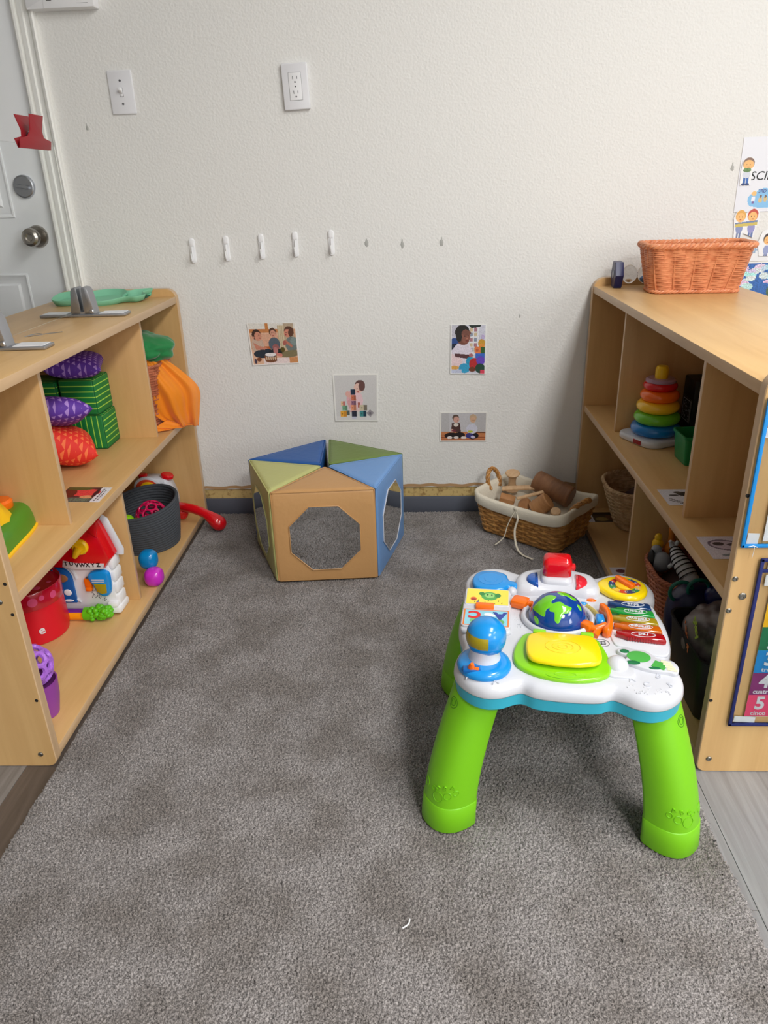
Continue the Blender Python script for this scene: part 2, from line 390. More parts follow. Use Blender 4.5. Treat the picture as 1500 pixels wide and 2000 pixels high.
for zc in (.0185, -.0185):
    box(b, (-.006, -.0144, zc+.004), (.0016, .0006, .0085)); box(b, (.0062, -.0144, zc+.004), (.0016, .0006, .0075)); lathe(b, [(.0024, 0), (.0024, .0006)], 12, (0, -.0141, zc-.0075), AX['y'].copy())
lathe(b, [(.0022, 0), (.0022, .0006)], 12, (0, -.0141, 0), AX['y'].copy())
for x in (-.0184, .0184): box(b, (x, -.0131, 0), (.0005, .0006, .071))
for z in (-.0354, .0354): box(b, (0, -.0131, z), (.037, .0006, .0005))
obj('slots', b, 'grey_slot', g)
g = thing('wall_control_box', 'white boxy wall control panel beside the top of the door frame', 'control panel', (-.995, WY, 1.60))
b = nb(); slab(b, rrect(.196, .085, .004, 3), 0, .036, .004, mt=Matrix.Translation((0, 0, 0)) @ AX['y']); obj('casing', b, 'white_pl', g)
b = nb(); slab(b, rrect(.144, .083, .002, 3, .0255, 0), .036, .0375, .001, mt=AX['y']); obj('front_cover', b, 'white_pl', g)
b = nb(); box(b, (-.028, -.0379, -.019), (.014, .001, .010)); obj('display', b, 'grey_slot', g)
b = nb()
for z in (-.032, -.025, -.018): box(b, (.066, -.0377, z), (.030, .0008, .0006))
obj('label_lines', b, 'grey_slot', g)
# adhesive hooks
def hook(loc, lab, src=None):
    if src:
        r = src.copy(); C.objects.link(r); r.location = loc; r['label'] = lab
        for ch in src.children: c = ch.copy(); C.objects.link(c); c.parent = r
        return r
    g = thing('wall_hook', lab, 'hook', loc, group='white adhesive hooks on the wall')
    b = nb(); P = rrect(.0185, .076, .0088, 7); loft(b, P, [(0, 0), (.003, 0), (.0045, .002)], mt=AX['y'])
    slab(b, rrect(.015, .022, .006, 5, 0, .025), .0045, .008, .002, mt=AX['y']); obj('backing', b, 'white_pl', g)
    b = nb(); tube(b, smoothpts([(0, -.006, .012), (0, -.008, -.004), (0, -.008, -.018), (0, -.014, -.027), (0, -.021, -.024), (0, -.024, -.012), (0, -.0245, -.006)], 5, False), [(.0022, .0052)]*14+[(.0022, .005)]*6+[(.002, .004)]*11, 10)
    obj('prong', b, 'white_pl', g); return g
HP = [(-.7175, .906), (-.608, .910), (-.496, .913), (-.388, .917), (-.274, .919)]
HL = ['leftmost of the five white adhesive hooks on the wall', 'second white wall hook from the left, a torn strip showing below it', 'middle one of the five white adhesive wall hooks', 'fourth white wall hook from the left', 'rightmost white wall hook, next to the grey glue marks']
h0 = hook((HP[0][0], WY, HP[0][1]), HL[0])
for (x, z), l in list(zip(HP, HL))[1:]: hook((x, WY, z), l, h0)
def blob(name, x, z, r, seed, mat, **k):
    rr = random.Random(seed); P = []
    n = 22
    for i in range(n):
        a = 2*PI*i/n; q = r*(.8+.35*rr.random()); sy = 1.2
        if abs(a-PI/2) < .35: q *= 1.7
        P.append((q*math.cos(a)*.75, q*math.sin(a)*sy))
    b = nb(); loft(b, P, [(0, 0), (.0006, 0), (.0009, .0006)], mt=onface((x, WY+.0002, z))); return obj(name, b, mat, **k)
M['glue'] = pm('grey_glue', (176, 176, 172), .8, bump=(400, .5, .001))
for i, (x, z, l) in enumerate([(-.163, .914, 'grey glue mark nearest the rightmost white hook'), (-.051, .907, 'grey glue mark, middle one of the three in the row'), (.071, .909, 'grey glue mark farthest right in the row after the hooks')]):
    blob('glue_mark', x, z, .0085, i+3, 'glue', label=l, cat='wall mark', group='glue marks left on the wall')
blob('wall_chip', -.991, 1.262, .006, 9, 'glue', label='small chipped spot in the paint between the red clip and the light switch', cat='wall mark')
blob('glue_mark', .930, 1.095, .007, 21, 'glue', label='small grey glue mark just left of the science sign', cat='wall mark')
blob('wall_nick', .324, .679, .004, 12, 'glue', label='tiny nick in the wall up and right of the picture of a child in white', cat='wall mark')
# ------------------------------------------------------------------ photographs taped to the wall
def wallpts(P, out=.0012): return [(x, WY-out, z) for x, z in P]
a = Art(112, 94, (206, 160, 128))
a.rect(0, .86, 1, 1, (222, 218, 210)).rect(0, .78, .68, .86, (196, 128, 78)).rect(.37, .84, .43, 1, (196, 128, 70)).rect(.0, .70, .68, .78, (222, 178, 150))
a.rect(.06, .42, .60, .74, (214, 164, 138)).rect(.62, .3, .82, .95, (206, 190, 158)).rect(.74, .6, .95, 1, (180, 160, 136)).rect(.28, .38, .6, .45, (180, 96, 44)).rect(0, .0, 1, .38, (220, 176, 148)).rect(.25, 0, .8, .16, (232, 214, 212)).rect(.8, 0, 1, .16, (206, 142, 92))
for i in range(5): a.rect(.62+i*.04, .3, .635+i*.04, .95, (188, 168, 138))
a.ell(.17, .47, .13, .20, (196, 170, 152)).poly([(.08, .55), (.12, .38), (.38, .34), (.39, .40), (.2, .46)], (198, 130, 108)).ell(.25, .27, .19, .10, (38, 48, 60)).ell(.37, .33, .09, .06, (34, 48, 62))
a.ell(.17, .73, .095, .13, (62, 42, 34)).ell(.195, .69, .072, .11, (204, 142, 118)).ell(.10, .66, .02, .03, (196, 140, 118)).ell(.22, .72, .012, .01, (50, 30, 26)).ell(.235, .645, .02, .01, (150, 70, 66))
a.ell(.52, .50, .12, .16, (84, 96, 108)).ell(.54, .40, .07, .10, (150, 92, 92)).ell(.47, .30, .09, .07, (26, 34, 42)).ell(.62, .31, .09, .07, (28, 38, 38)).ell(.53, .34, .05, .08, (186, 120, 116))
a.ell(.51, .79, .075, .10, (84, 58, 44)).ell(.515, .755, .058, .085, (206, 150, 128)).ell(.495, .77, .01, .01, (40, 26, 26)).ell(.535, .77, .01, .01, (40, 26, 26)).ell(.515, .705, .02, .012, (150, 60, 60))
a.ell(.88, .48, .13, .19, (112, 122, 120)).ell(.94, .56, .08, .10, (128, 144, 142)).poly([(.72, .55), (.76, .60), (.9, .46), (.88, .40)], (188, 120, 100)).ell(.735, .52, .04, .06, (168, 94, 84)).ell(.84, .25, .22, .085, (126, 116, 84), .12).ell(.68, .36, .05, .06, (92, 78, 30)).ell(.6, .235, .07, .04, (212, 130, 118), -.3)
a.ell(.85, .80, .10, .13, (92, 58, 42)).ell(.815, .755, .07, .10, (206, 134, 112)).ell(.88, .76, .05, .09, (92, 58, 42)).ell(.79, .775, .01, .012, (50, 30, 26)).ell(.775, .72, .02, .014, (160, 60, 62))
a.rect(.29, .10, .535, .23, (148, 92, 60)).ell(.4125, .10, .1225, .045, (120, 74, 48)).ell(.4125, .235, .125, .052, (60, 50, 48)).ell(.4125, .245, .118, .045, (232, 226, 226))
for i in range(5): a.rect(.31+i*.045, .12, .33+i*.045, .19, (214, 196, 172))
a.ell(.16, .14, .05, .05, (120, 66, 40)).ell(.08, .10, .03, .06, (70, 60, 80)).noise(.12, 1)
a.rect(0, 0, .025, 1, (236, 232, 228)).rect(.985, 0, 1, 1, (236, 232, 228)).rect(0, 0, 1, .02, (238, 234, 230))
a.mesh('wall_photo', wallpts([(-.569, .677), (-.407, .674), (-.404, .542), (-.562, .537)], .002), bend=.0015, label='photo print of three toddlers on a floor around a small drum, leftmost on the wall', cat='picture', group='photo prints on the wall')
a = Art(104, 112, (208, 206, 206))
a.rect(0, 0, 1, .12, (216, 214, 214)).ell(.42, .46, .13, .20, (226, 172, 180)).ell(.56, .44, .10, .18, (232, 196, 204)).poly([(.26, .58), (.34, .62), (.52, .46), (.46, .40)], (226, 170, 156)).ell(.32, .58, .05, .06, (226, 172, 162)).poly([(.3, .42), (.38, .50), (.5, .20), (.36, .2)], (214, 160, 164)).rect(.54, .22, .6, .4, (178, 104, 92)).ell(.5, .25, .16, .05, (224, 196, 196))
a.ell(.60, .75, .115, .12, (98, 66, 64)).ell(.56, .70, .095, .105, (228, 190, 178), .3).ell(.64, .74, .07, .10, (104, 70, 66)).ell(.53, .69, .014, .009, (120, 66, 56)).ell(.58, .665, .014, .009, (120, 66, 56)).ell(.55, .625, .03, .015, (196, 108, 104))
def cube(x, y, w, h, c, d=None): a.rect(x, y, x+w, y+h, c); a.rect(x+w*.55, y, x+w, y+h, tuple(v*.8 for v in c) if d is None else d); a.ell(x+w*.3, y+h*.5, w*.12, h*.14, tuple(v*.7 for v in c))
cube(.38, .56, .115, .115, (24, 50, 78)); cube(.39, .45, .11, .10, (206, 112, 84)); cube(.39, .35, .11, .09, (150, 104, 128)); cube(.38, .235, .12, .11, (234, 152, 118)); cube(.39, .10, .12, .12, (44, 44, 68))
cube(.13, .10, .15, .125, (232, 168, 58), (206, 140, 48)); cube(.28, .13, .07, .10, (92, 100, 96)); cube(.18, .235, .12, .10, (120, 168, 136)); cube(.15, .34, .10, .09, (222, 188, 150), (196, 110, 106)); cube(.58, .235, .17, .11, (206, 192, 164), (122, 112, 98)); cube(.58, .10, .15, .12, (66, 138, 142), (22, 54, 74))
a.poly([(.73, .18), (.82, .25), (.91, .18), (.82, .09)], (150, 144, 150)).ell(.82, .17, .03, .03, (110, 104, 112)).rect(.39, .05, .50, .095, (196, 196, 214)).noise(.05, 2)
a.rect(0, 0, .035, 1, (233, 232, 228)).rect(.975, 0, 1, 1, (238, 237, 232)).rect(0, 0, 1, .03, (226, 226, 222)).rect(0, .975, 1, 1, (240, 239, 234))
a.mesh('wall_photo', wallpts([(-.295, .503), (-.141, .502), (-.146, .336), (-.294, .338)], .002), bend=.0012, label='photo print of a toddler in pink stacking coloured blocks, above the padded pentagon', cat='picture', group='photo prints on the wall')
a = Art(84, 118, (206, 206, 220))
a.rect(.02, .6, .3, 1, (196, 194, 206)).rect(.5, .4, .78, .98, (226, 226, 232))
for r_ in range(5):
    for c_ in range(2): a.rect(.53+c_*.12, .46+r_*.1, .62+c_*.12, .53+r_*.1, [(140, 150, 168), (206, 186, 150), (170, 120, 130)][(r_+c_) % 3])
a.ell(.12, .63, .14, .10, (44, 76, 140)).ell(.12, .53, .14, .09, (28, 36, 58)).poly([(.5, .98), (.85, .98), (.82, .95), (.58, .92)], (30, 44, 40)).poly([(.04, .16), (.04, .48), (.2, .62), (.50, .64), (.6, .5), (.55, .28), (.3, .14)], (224, 216, 230)).poly([(.04, .1), (.04, .42), (.35, .3), (.32, .14)], (232, 206, 210))
a.ell(.36, .70, .17, .11, (118, 70, 56)).ell(.33, .84, .20, .15, (34, 30, 28)).ell(.42, .76, .125, .135, (140, 88, 74)).ell(.24, .75, .08, .1, (36, 32, 30)).ell(.44, .83, .13, .05, (120, 76, 64)).ell(.40, .765, .02, .012, (24, 18, 18)).ell(.50, .77, .018, .012, (24, 18, 18)).ell(.46, .675, .04, .014, (120, 50, 50)).ell(.46, .72, .025, .016, (176, 116, 96))
a.poly([(.12, .42), (.14, .35), (.5, .31), (.62, .34), (.62, .40), (.45, .40)], (92, 56, 60)).ell(.58, .385, .06, .035, (176, 110, 112))
a.ell(.87, .63, .1, .08, (206, 156, 54)).rect(.80, .55, .95, .62, (226, 150, 62)).rect(.68, .42, .84, .56, (226, 128, 78)).rect(.72, .46, .79, .52, (190, 96, 66)).rect(.84, .42, .97, .55, (52, 96, 44)).rect(.70, .28, .97, .42, (56, 104, 196)).ell(.56, .26, .12, .09, (40, 150, 190)).ell(.4, .12, .16, .10, (54, 160, 204)).ell(.68, .20, .15, .13, (186, 44, 48)).ell(.85, .28, .12, .09, (104, 72, 190)).ell(.84, .12, .14, .10, (34, 70, 56)).ell(.62, .1, .1, .05, (112, 60, 40)).rect(.84, .02, .97, .09, (214, 70, 92)).ell(.12, .13, .13, .04, (222, 166, 84)).rect(.02, .02, .32, .09, (196, 202, 226)).ell(.9, .75, .05, .05, (190, 176, 214)).noise(.16, 3)
a.rect(0, 0, .03, 1, (240, 240, 238)).rect(.97, 0, 1, 1, (238, 238, 236)).rect(0, 0, 1, .02, (238, 238, 236)).rect(0, .98, 1, 1, (240, 240, 236))
a.mesh('wall_photo', wallpts([(.101, .659), (.219, .657), (.219, .492), (.101, .496)], .002), bend=.001, label='photo print of a child in white playing with colourful blocks, highest on the right', cat='picture', group='photo prints on the wall')
a = Art(112, 74, (184, 182, 184))
a.rect(.2, .3, .75, 1, (196, 194, 198)).rect(0, 0, 1, .33, (196, 126, 82)).rect(0, .12, 1, .15, (138, 66, 40)).rect(0, .04, 1, .07, (168, 92, 66)).rect(.78, .28, 1, .31, (70, 40, 34)).rect(0, .2, .2, .22, (140, 84, 54))
a.ell(.25, .19, .15, .11, (34, 24, 26)).ell(.42, .2, .12, .11, (34, 24, 26)).poly([(.24, .34), (.25, .62), (.42, .62), (.45, .30)], (78, 52, 50)).ell(.34, .56, .05, .06, (224, 216, 206)).ell(.33, .80, .07, .11, (92, 74, 64)).ell(.345, .735, .062, .11, (206, 158, 144)).ell(.21, .125, .055, .05, (232, 222, 218)).ell(.35, .125, .055, .045, (226, 216, 212)).ell(.37, .70, .01, .012, (60, 40, 36)).ell(.26, .36, .03, .06, (206, 160, 150)).ell(.30, .36, .05, .03, (120, 50, 66))
a.ell(.70, .19, .13, .12, (26, 22, 30)).ell(.68, .42, .12, .17, (206, 206, 222)).ell(.70, .80, .075, .12, (196, 168, 136)).ell(.70, .73, .06, .10, (210, 170, 140)).ell(.63, .19, .08, .09, (58, 58, 128)).ell(.65, .33, .055, .04, (190, 196, 60)).ell(.51, .12, .06, .045, (228, 218, 216)).ell(.71, .14, .045, .05, (206, 196, 222), .5).ell(.68, .71, .01, .012, (70, 46, 36)).ell(.72, .71, .01, .012, (70, 46, 36)).noise(.08, 4)
a.rect(0, 0, .025, 1, (238, 236, 230)).rect(.975, 0, 1, 1, (226, 224, 218)).rect(0, 0, 1, .03, (226, 222, 214)).rect(0, .965, 1, 1, (240, 238, 232))
a.mesh('wall_photo', wallpts([(.068, .365), (.229, .363), (.228, .258), (.067, .260)], .002), bend=.001, label='photo print of two babies sitting on a wooden floor, lowest on the wall', cat='picture', group='photo prints on the wall')
# ------------------------------------------------------------------ poster corner at the right
a = Art(150, 96, (228, 229, 236))
for (x, y, rx, ry) in ((.17, .17, .06, .08), (.26, .22, .09, .10), (.36, .18, .09, .12), (.27, .12, .15, .07)): a.ell(x, y, rx, ry, (134, 190, 232))
a.ell(.165, .25, .022, .035, (236, 190, 120)).rect(.15, .15, .18, .21, (232, 232, 240)).rect(.155, .11, .175, .15, (120, 90, 150))
for i in range(4): a.ell(.23+i*.045, .16+.015*(i % 2), .018, .04, (214, 186, 130)); a.ell(.23+i*.045, .21, .011, .02, (120, 100, 90))
pst = thing('science_sign', 'white paper sign lettered SCIENCE with a blue cloud drawing, right edge of the wall', 'poster', (1.10, WY, 1.05))
def rel(P, o): return [Vector(p)-Vector(o) for p in P]
po = (1.10, WY, 1.05)
o = a.mesh('sheet', rel(wallpts([(.951, 1.176), (1.27, 1.176), (1.27, .973), (.953, .973)], .0014), po), pst)
text('lettering', 'I LOVE', .034, 'black', pst, onface((1.030-1.10, -.0022, 1.112-1.05)), align='LEFT', shear=.1)
text('lettering', 'SCIENCE', .034, 'black', pst, onface((.985-1.10, -.0022, 1.071-1.05)), align='LEFT', shear=.15)
text('lettering', '3RD', .013, pm('ink_violet', (84, 60, 130), .6), pst, onface((1.016-1.10, -.0022, 1.030-1.05)), align='LEFT')
def cutout(name, P, draw, lab, nx=60, ny=60, out=.004, loc=None):
    """paper cut-out: outline polygon P (u,v in 0..1) on rectangle loc=(x0,z0,x1,z1)"""
    x0, z0, x1, z1 = loc; a = Art(nx, ny, (236, 236, 238)); draw(a)
    bm = nb(); V = {}; cols = []; ins = Art(nx, ny, (0, 0, 0)).poly(P, (1, 1, 1)).a[..., 0] > .5
    def v(i, j, k):
        if (i, j, k) not in V: V[(i, j, k)] = bm.verts.new((x0+(x1-x0)*i/nx, WY-out+(.0006 if k else 0), z1+(z0-z1)*j/ny))
        return V[(i, j, k)]
    for j in range(ny):
        for i in range(nx):
            if not ins[j, i]: continue
            bm.faces.new((v(i, j, 0), v(i, j+1, 0), v(i+1, j+1, 0), v(i+1, j, 0))); cols.append(a.a[j, i])
            bm.faces.new((v(i, j, 1), v(i+1, j, 1), v(i+1, j+1, 1), v(i, j+1, 1))); cols.append([235]*3)
    me = bpy.data.meshes.new(name); bm.to_mesh(me); bm.free(); at = me.color_attributes.new('print', 'FLOAT_COLOR', 'CORNER')
    c = np.array(cols)/255.; c = np.where(c <= .04045, c/12.92, ((c+.055)/1.055)**2.4)
    at.data.foreach_set('color', np.repeat(np.c_[c, np.ones(len(c))], 4, axis=0).astype(np.float32).ravel()); me.materials.append(M['print'])
    o = bpy.data.objects.new(name, me); link(o, None, lab, 'cut-out', 'paper children cut-outs on the wall'); return o
def toon(a, x, y, s, hair, shirt, pants, hs=1):
    a.rect(x-.09*s, y-.78*s, x-.01*s, y-.5*s, pants).rect(x+.01*s, y-.78*s, x+.09*s, y-.5*s, pants).ell(x-.07*s, y-.8*s, .08*s, .04*s, (50, 60, 90)).ell(x+.07*s, y-.8*s, .08*s, .04*s, (50, 60, 90))
    a.ell(x, y-.40*s, .14*s, .17*s, shirt).ell(x, y, .20*s, .20*s, hair).ell(x, y-.05*s, .165*s, .155*s, (240, 186, 116)).ell(x-.06*s, y-.03*s, .015*s, .02*s, (60, 40, 30)).ell(x+.06*s, y-.03*s, .015*s, .02*s, (60, 40, 30)).ell(x, y-.12*s, .04*s, .015*s, (180, 80, 60))
def d1(a): a.rect(.3, .03, .48, .34, (60, 104, 176)).rect(.52, .03, .70, .34, (60, 104, 176)).ell(.36, .04, .16, .04, (40, 60, 110)).ell(.64, .04, .16, .04, (40, 60, 110)).ell(.5, .38, .30, .12, (210, 214, 226)).ell(.55, .78, .42, .21, (132, 104, 92)).ell(.55, .73, .38, .17, (238, 184, 116)).ell(.42, .74, .03, .02, (70, 50, 40)).ell(.66, .74, .03, .02, (70, 50, 40)).ell(.54, .66, .10, .012, (176, 90, 70)).ell(.5, .54, .30, .07, (96, 130, 76)).ell(.36, .58, .1, .05, (110, 146, 90)).ell(.66, .58, .1, .05, (110, 146, 90))
cutout('paper_cutout', [(.1, .0), (.88, .0), (.9, .4), (.98, .6), (1, .85), (.8, 1), (.4, 1), (.1, .9), (.06, .5)], d1, 'paper cut-out child with a green bow on the top left corner of the science sign', 50, 90, loc=(.953, 1.047, .993, 1.123))
def d2(a): toon(a, .27, .76, .98, (224, 168, 84), (140, 150, 190), (110, 124, 160)); toon(a, .73, .78, 1.02, (196, 78, 60), (150, 150, 200), (100, 120, 170)); a.poly([(.08, .40), (.08, .5), (.95, .56), (.95, .46)], (206, 186, 96)).poly([(.08, .5), (.08, .54), (.95, .62), (.95, .56)], (110, 130, 170))
cutout('paper_cutout', [(.1, .05), (.35, .02), (.45, .2), (.6, .15), (.85, .05), (.9, .3), (1, .6), (.98, .9), (.75, 1), (.55, .9), (.45, .85), (.3, 1), (.1, .92), (.0, .7), (.06, .4)], d2, 'paper cut-out of two children carrying a board, above the orange basket', 70, 70, loc=(.955, .895, 1.032, .983))
def d3(a): toon(a, .5, .62, 1.0, (70, 52, 50), (150, 160, 200), (110, 120, 160))
cutout('paper_cutout', [(.2, .0), (.8, .0), (.95, .5), (.8, .9), (.5, 1), (.2, .9), (.05, .5)], d3, 'paper cut-out child with dark hair at the right edge, beside the orange basket rim', 50, 70, loc=(1.035, .845, 1.10, .925))
sg = thing('lettered_strip', 'white paper strip with pale blue capital letters behind the orange basket', 'sign', (1.10, WY, .86))
b = nb(); box(b, (.0, -.0012, -.003), (.26, .0016, .052)); obj('sheet', b, 'paper', sg, smooth=False)
text('lettering', 'SAFETY', .024, pm('pale_blue_ink', (150, 176, 204), .6), sg, onface((-.095, -.0022, .002)), align='LEFT', bold=.0004)
a = Art(110, 80, (56, 104, 176))
r_ = random.Random(5)
for i in range(46): a.ell(r_.random(), .55+.42*r_.random(), .03+.05*r_.random(), .02+.03*r_.random(), (170+r_.random()*60, 190+r_.random()*40, 224))
a.ell(.62, .62, .32, .22, (84, 104, 72)).ell(.9, .5, .3, .25, (72, 92, 66)).rect(0, 0, 1, .38, (140, 146, 150)).ell(.3, .3, .3, .1, (170, 172, 170)).ell(.7, .16, .4, .16, (92, 98, 90))
for i in range(60): a.ell(.35+.65*r_.random(), .1+.6*r_.random(), .02, .02, (60+r_.random()*60, 80+r_.random()*60, 50))
a.line(0, .42, 1, .28, .012, (206, 206, 206))
a.noise(.25, 7)
a.mesh('landscape_print', wallpts([(1.0, .824), (1.30, .824), (1.30, .60), (1.0, .60)], .0016), label='glossy landscape photo with blue cloudy sky and trees, low behind the right cabinet', cat='picture')
# ================================================================== RUG
RX0, RX1, RY0, RY1 = -.762, .524, .02, 2.436
M['rug'] = pm('grey_pile', (150, 146, 142), .95, sheen=.2)
def rug_nodes():
    nt = M['rug'].node_tree; b = nt.nodes['Principled BSDF']; tc = nt.nodes.new('ShaderNodeTexCoord')
    def nz(sc, det): n = nt.nodes.new('ShaderNodeTexNoise'); n.inputs['Scale'].default_value = sc; n.inputs['Detail'].default_value = det; nt.links.new(tc.outputs['Object'], n.inputs['Vector']); return n.outputs['Fac']
    fine = nt.nodes.new('ShaderNodeValToRGB'); nt.links.new(nz(420, 3), fine.inputs['Fac'])
    e = fine.color_ramp.elements; e[0].position = .34; e[1].position = .66; e[0].color = rgb(78, 74, 73); e[1].color = rgb(172, 166, 164)
    big = nt.nodes.new('ShaderNodeValToRGB'); nt.links.new(nz(8, 4), big.inputs['Fac'])
    e = big.color_ramp.elements; e[0].position = .40; e[1].position = .62; e[0].color = (1, 1, 1, 1); e[1].color = rgb(222, 219, 215)
    mx = nt.nodes.new('ShaderNodeMix'); mx.data_type = 'RGBA'; mx.blend_type = 'MULTIPLY'; mx.inputs['Factor'].default_value = 1
    nt.links.new(fine.outputs[0], mx.inputs['A']); nt.links.new(big.outputs[0], mx.inputs['B']); nt.links.new(mx.outputs['Result'], b.inputs['Base Color'])
rug_nodes()
def make_rug():
    st = .0023; nx = int((RX1-RX0)/st); ny = int((RY1-RY0)/st)
    w = rng.standard_normal((ny, nx)); F = np.fft.rfft2(w); fy = np.fft.fftfreq(ny, st)[:, None]; fx = np.fft.rfftfreq(nx, st)[None]
    f = np.hypot(fx, fy)
    h = np.fft.irfft2(F*np.exp(-((f-150)/75)**2), s=(ny, nx)); h /= h.std()
    w2 = rng.standard_normal((ny, nx)); g = np.fft.irfft2(np.fft.rfft2(w2)*np.exp(-(f/14)**2), s=(ny, nx)); g /= g.std()
    z = -.0035+.0034*np.tanh(h*.9)+.0005*g
    x = RX0+np.arange(nx)*st; y = RY0+np.arange(ny)*st
    X, Y = np.meshgrid(x, y); jit = .0007
    X = X+jit*rng.standard_normal(X.shape); Y = Y+jit*rng.standard_normal(Y.shape)
    ed = np.minimum(np.minimum(np.arange(nx), nx-1-np.arange(nx))[None], np.minimum(np.arange(ny), ny-1-np.arange(ny))[:, None])
    z = np.where(ed == 0, FZ+.0005, np.where(ed == 1, z-.004, z))
    wob = .003*np.sin(Y*23+1)+.002*rng.standard_normal((ny, 1))
    X = X+np.where(np.arange(nx)[None] > nx-14, wob, 0)
    X = X+np.clip((Y-1.1)/.15, 0, 1)*.014*np.clip((X-.3)/.2, 0, 1)
    X = X-np.clip(Y-1.15, 0, 9)*.0125*(1-(X-RX0)/(RX1-RX0))
    co = np.stack([X, Y, z], -1).reshape(-1, 3).astype(np.float32)
    a = (np.arange(ny-1)[:, None]*nx+np.arange(nx-1)[None]).ravel()
    q = np.stack([a, a+1, a+nx+1, a+nx], -1).astype(np.int32)
    me = bpy.data.meshes.new('rug'); me.vertices.add(len(co)); me.vertices.foreach_set('co', co.ravel())
    me.loops.add(q.size); me.loops.foreach_set('vertex_index', q.ravel())
    me.polygons.add(len(q)); me.polygons.foreach_set('loop_start', np.arange(0, q.size, 4, dtype=np.int32)); me.polygons.foreach_set('loop_total', np.full(len(q), 4, np.int32))
    me.update(calc_edges=True); me.validate(); me.polygons.foreach_set('use_smooth', [True]*len(q)); me.materials.append(M['rug'])
    return link(bpy.data.objects.new('rug', me), None, 'large grey short pile rug running between the two wooden cabinets to the wall', 'rug')
make_rug()
b = nb(); tube(b, smoothpts([(-.036, .795, .003), (-.030, .798, .004), (-.026, .803, .004), (-.0245, .811, .003)], 4, False), .0012, 6)
obj('thread', b, 'paper', label='short white thread lying on the open rug in the foreground', cat='thread')
# ================================================================== CABINETS
def cabinet(side):
    L = side == 'L'
    xf = -.763 if L else .543; s = -1 if L else 1; dep = .392 if L else .415
    lab = 'low maple storage cabinet on the left with toys on two shelves' if L else 'low maple storage cabinet on the right with a basket on top'
    g = thing('storage_cabinet', lab, 'cabinet', (xf, 1.158, FZ), math.radians(.75) if L else 0, 'maple storage cabinets')
    H = .797-FZ; T = .022; LEN = 1.272
    def X(a): return s*a
    def end(y0, lb=None):
        b = nb(); P = [(X(.0), 0.)]; R = .034
        P = []
        for (cx, cz, a0) in ((R, H-R, PI), (dep-R, H-R, PI/2)):
            for i in range(8):
                a = a0-i/7*PI/2; P.append((X(cx+R*math.cos(a)), cz+R*math.sin(a)))
        P += [(X(dep), 0), (X(.018), 0)] + [(X(.018-.018*math.sin(t)), .018-.018*math.cos(t)) for t in (.4, .8, 1.2, PI/2)]
        mt = Matrix.Translation((0, y0+T, 0)) @ AX['y']
        loft(b, P, [(0, .0016), (.0016, 0), (T-.0016, 0), (T, .0016)], mt=mt)
        b.faces.ensure_lookup_table()
        for f in b.faces: f.material_index = 0 if abs(f.normal.y) > .9 else 1
        bmesh.ops.recalc_face_normals(b, faces=b.faces[:])
        for f in b.faces: f.material_index = 0 if abs(f.normal.y) > .9 else 1
        return obj('end_panel', b, ['maple', 'edge_v'], g, ang=40)
    e0 = end(0); e1 = end(LEN-T)
    def board(name, z0, z1, front=0., x1=None):
        b = nb(); box(b, (X((front+dep-.008)/2), LEN/2, (z0+z1)/2-FZ), (dep-.008-front, LEN-2*T, z1-z0), .0016)
        bmesh.ops.recalc_face_normals(b, faces=b.faces[:])
        for f in b.faces: f.material_index = 1 if abs(f.normal.x) > .5 else 0
        return obj(name, b, ['maple_top', 'edge'], g)
    board('top_board', .751, .773, .002); board('shelf', .369, .390, .004); board('bottom_board', FZ+.006, .017, .006)
    b = nb(); box(b, (X(dep-.006), LEN/2, .385), (.005, LEN-2*T, .75)); obj('back_panel', b, 'maple_dark', g, smooth=False)
    def div(y, z0, z1):
        b = nb(); box(b, (X((.033+dep-.01)/2), y-1.158, (z0+z1)/2-FZ), (dep-.043, .014, z1-z0), .001)
        bmesh.ops.recalc_face_normals(b, faces=b.faces[:])
        for f in b.faces: f.material_index = 1 if abs(f.normal.x) > .5 else 0
        obj('divider', b, ['maple_dark', 'edge_v'], g)
    if L: ys, yl = (1.497, 2.135), 1.795
    else: ys, yl = (1.505, 2.125), 1.862
    for y in ys: div(y, .390, .751)
    div(yl, .017, .369)
    def bolt(x, z, r=.0055, mat='screw', hole=False, y=0):
        b = nb(); mt = Matrix.Translation((x-xf, y, z-FZ)) @ AX['y']
        if hole: lathe(b, [(r, -.001), (r, .0004), (r*.9, .0006)], 16, mt=mt); obj('peg_hole', b, 'dark', g)
        else:
            lathe(b, [(r, 0), (r*1.02, .0012), (r*.7, .0026), (r*.45, .0026), (r*.4, .0012)], 20, mt=mt)
            obj('bolt', b, mat, g)
    if L:
        for x, z in ((-.771, .423), (-.772, .357), (-.771, .157)): bolt(x, z, .0035, hole=True)
        bolt(-.790, .385); bolt(-.793, .020)
    else:
        for x, z in ((.550, .427), (.549, .362)): bolt(x, z, .0050)
        bolt(.568, .392, .0068); bolt(.564, .021, .0055); bolt(.547, .163, .0035, hole=True); bolt(.5455, .585, .0035, hole=True)
    return g
cabL = cabinet('L'); cabR = cabinet('R')
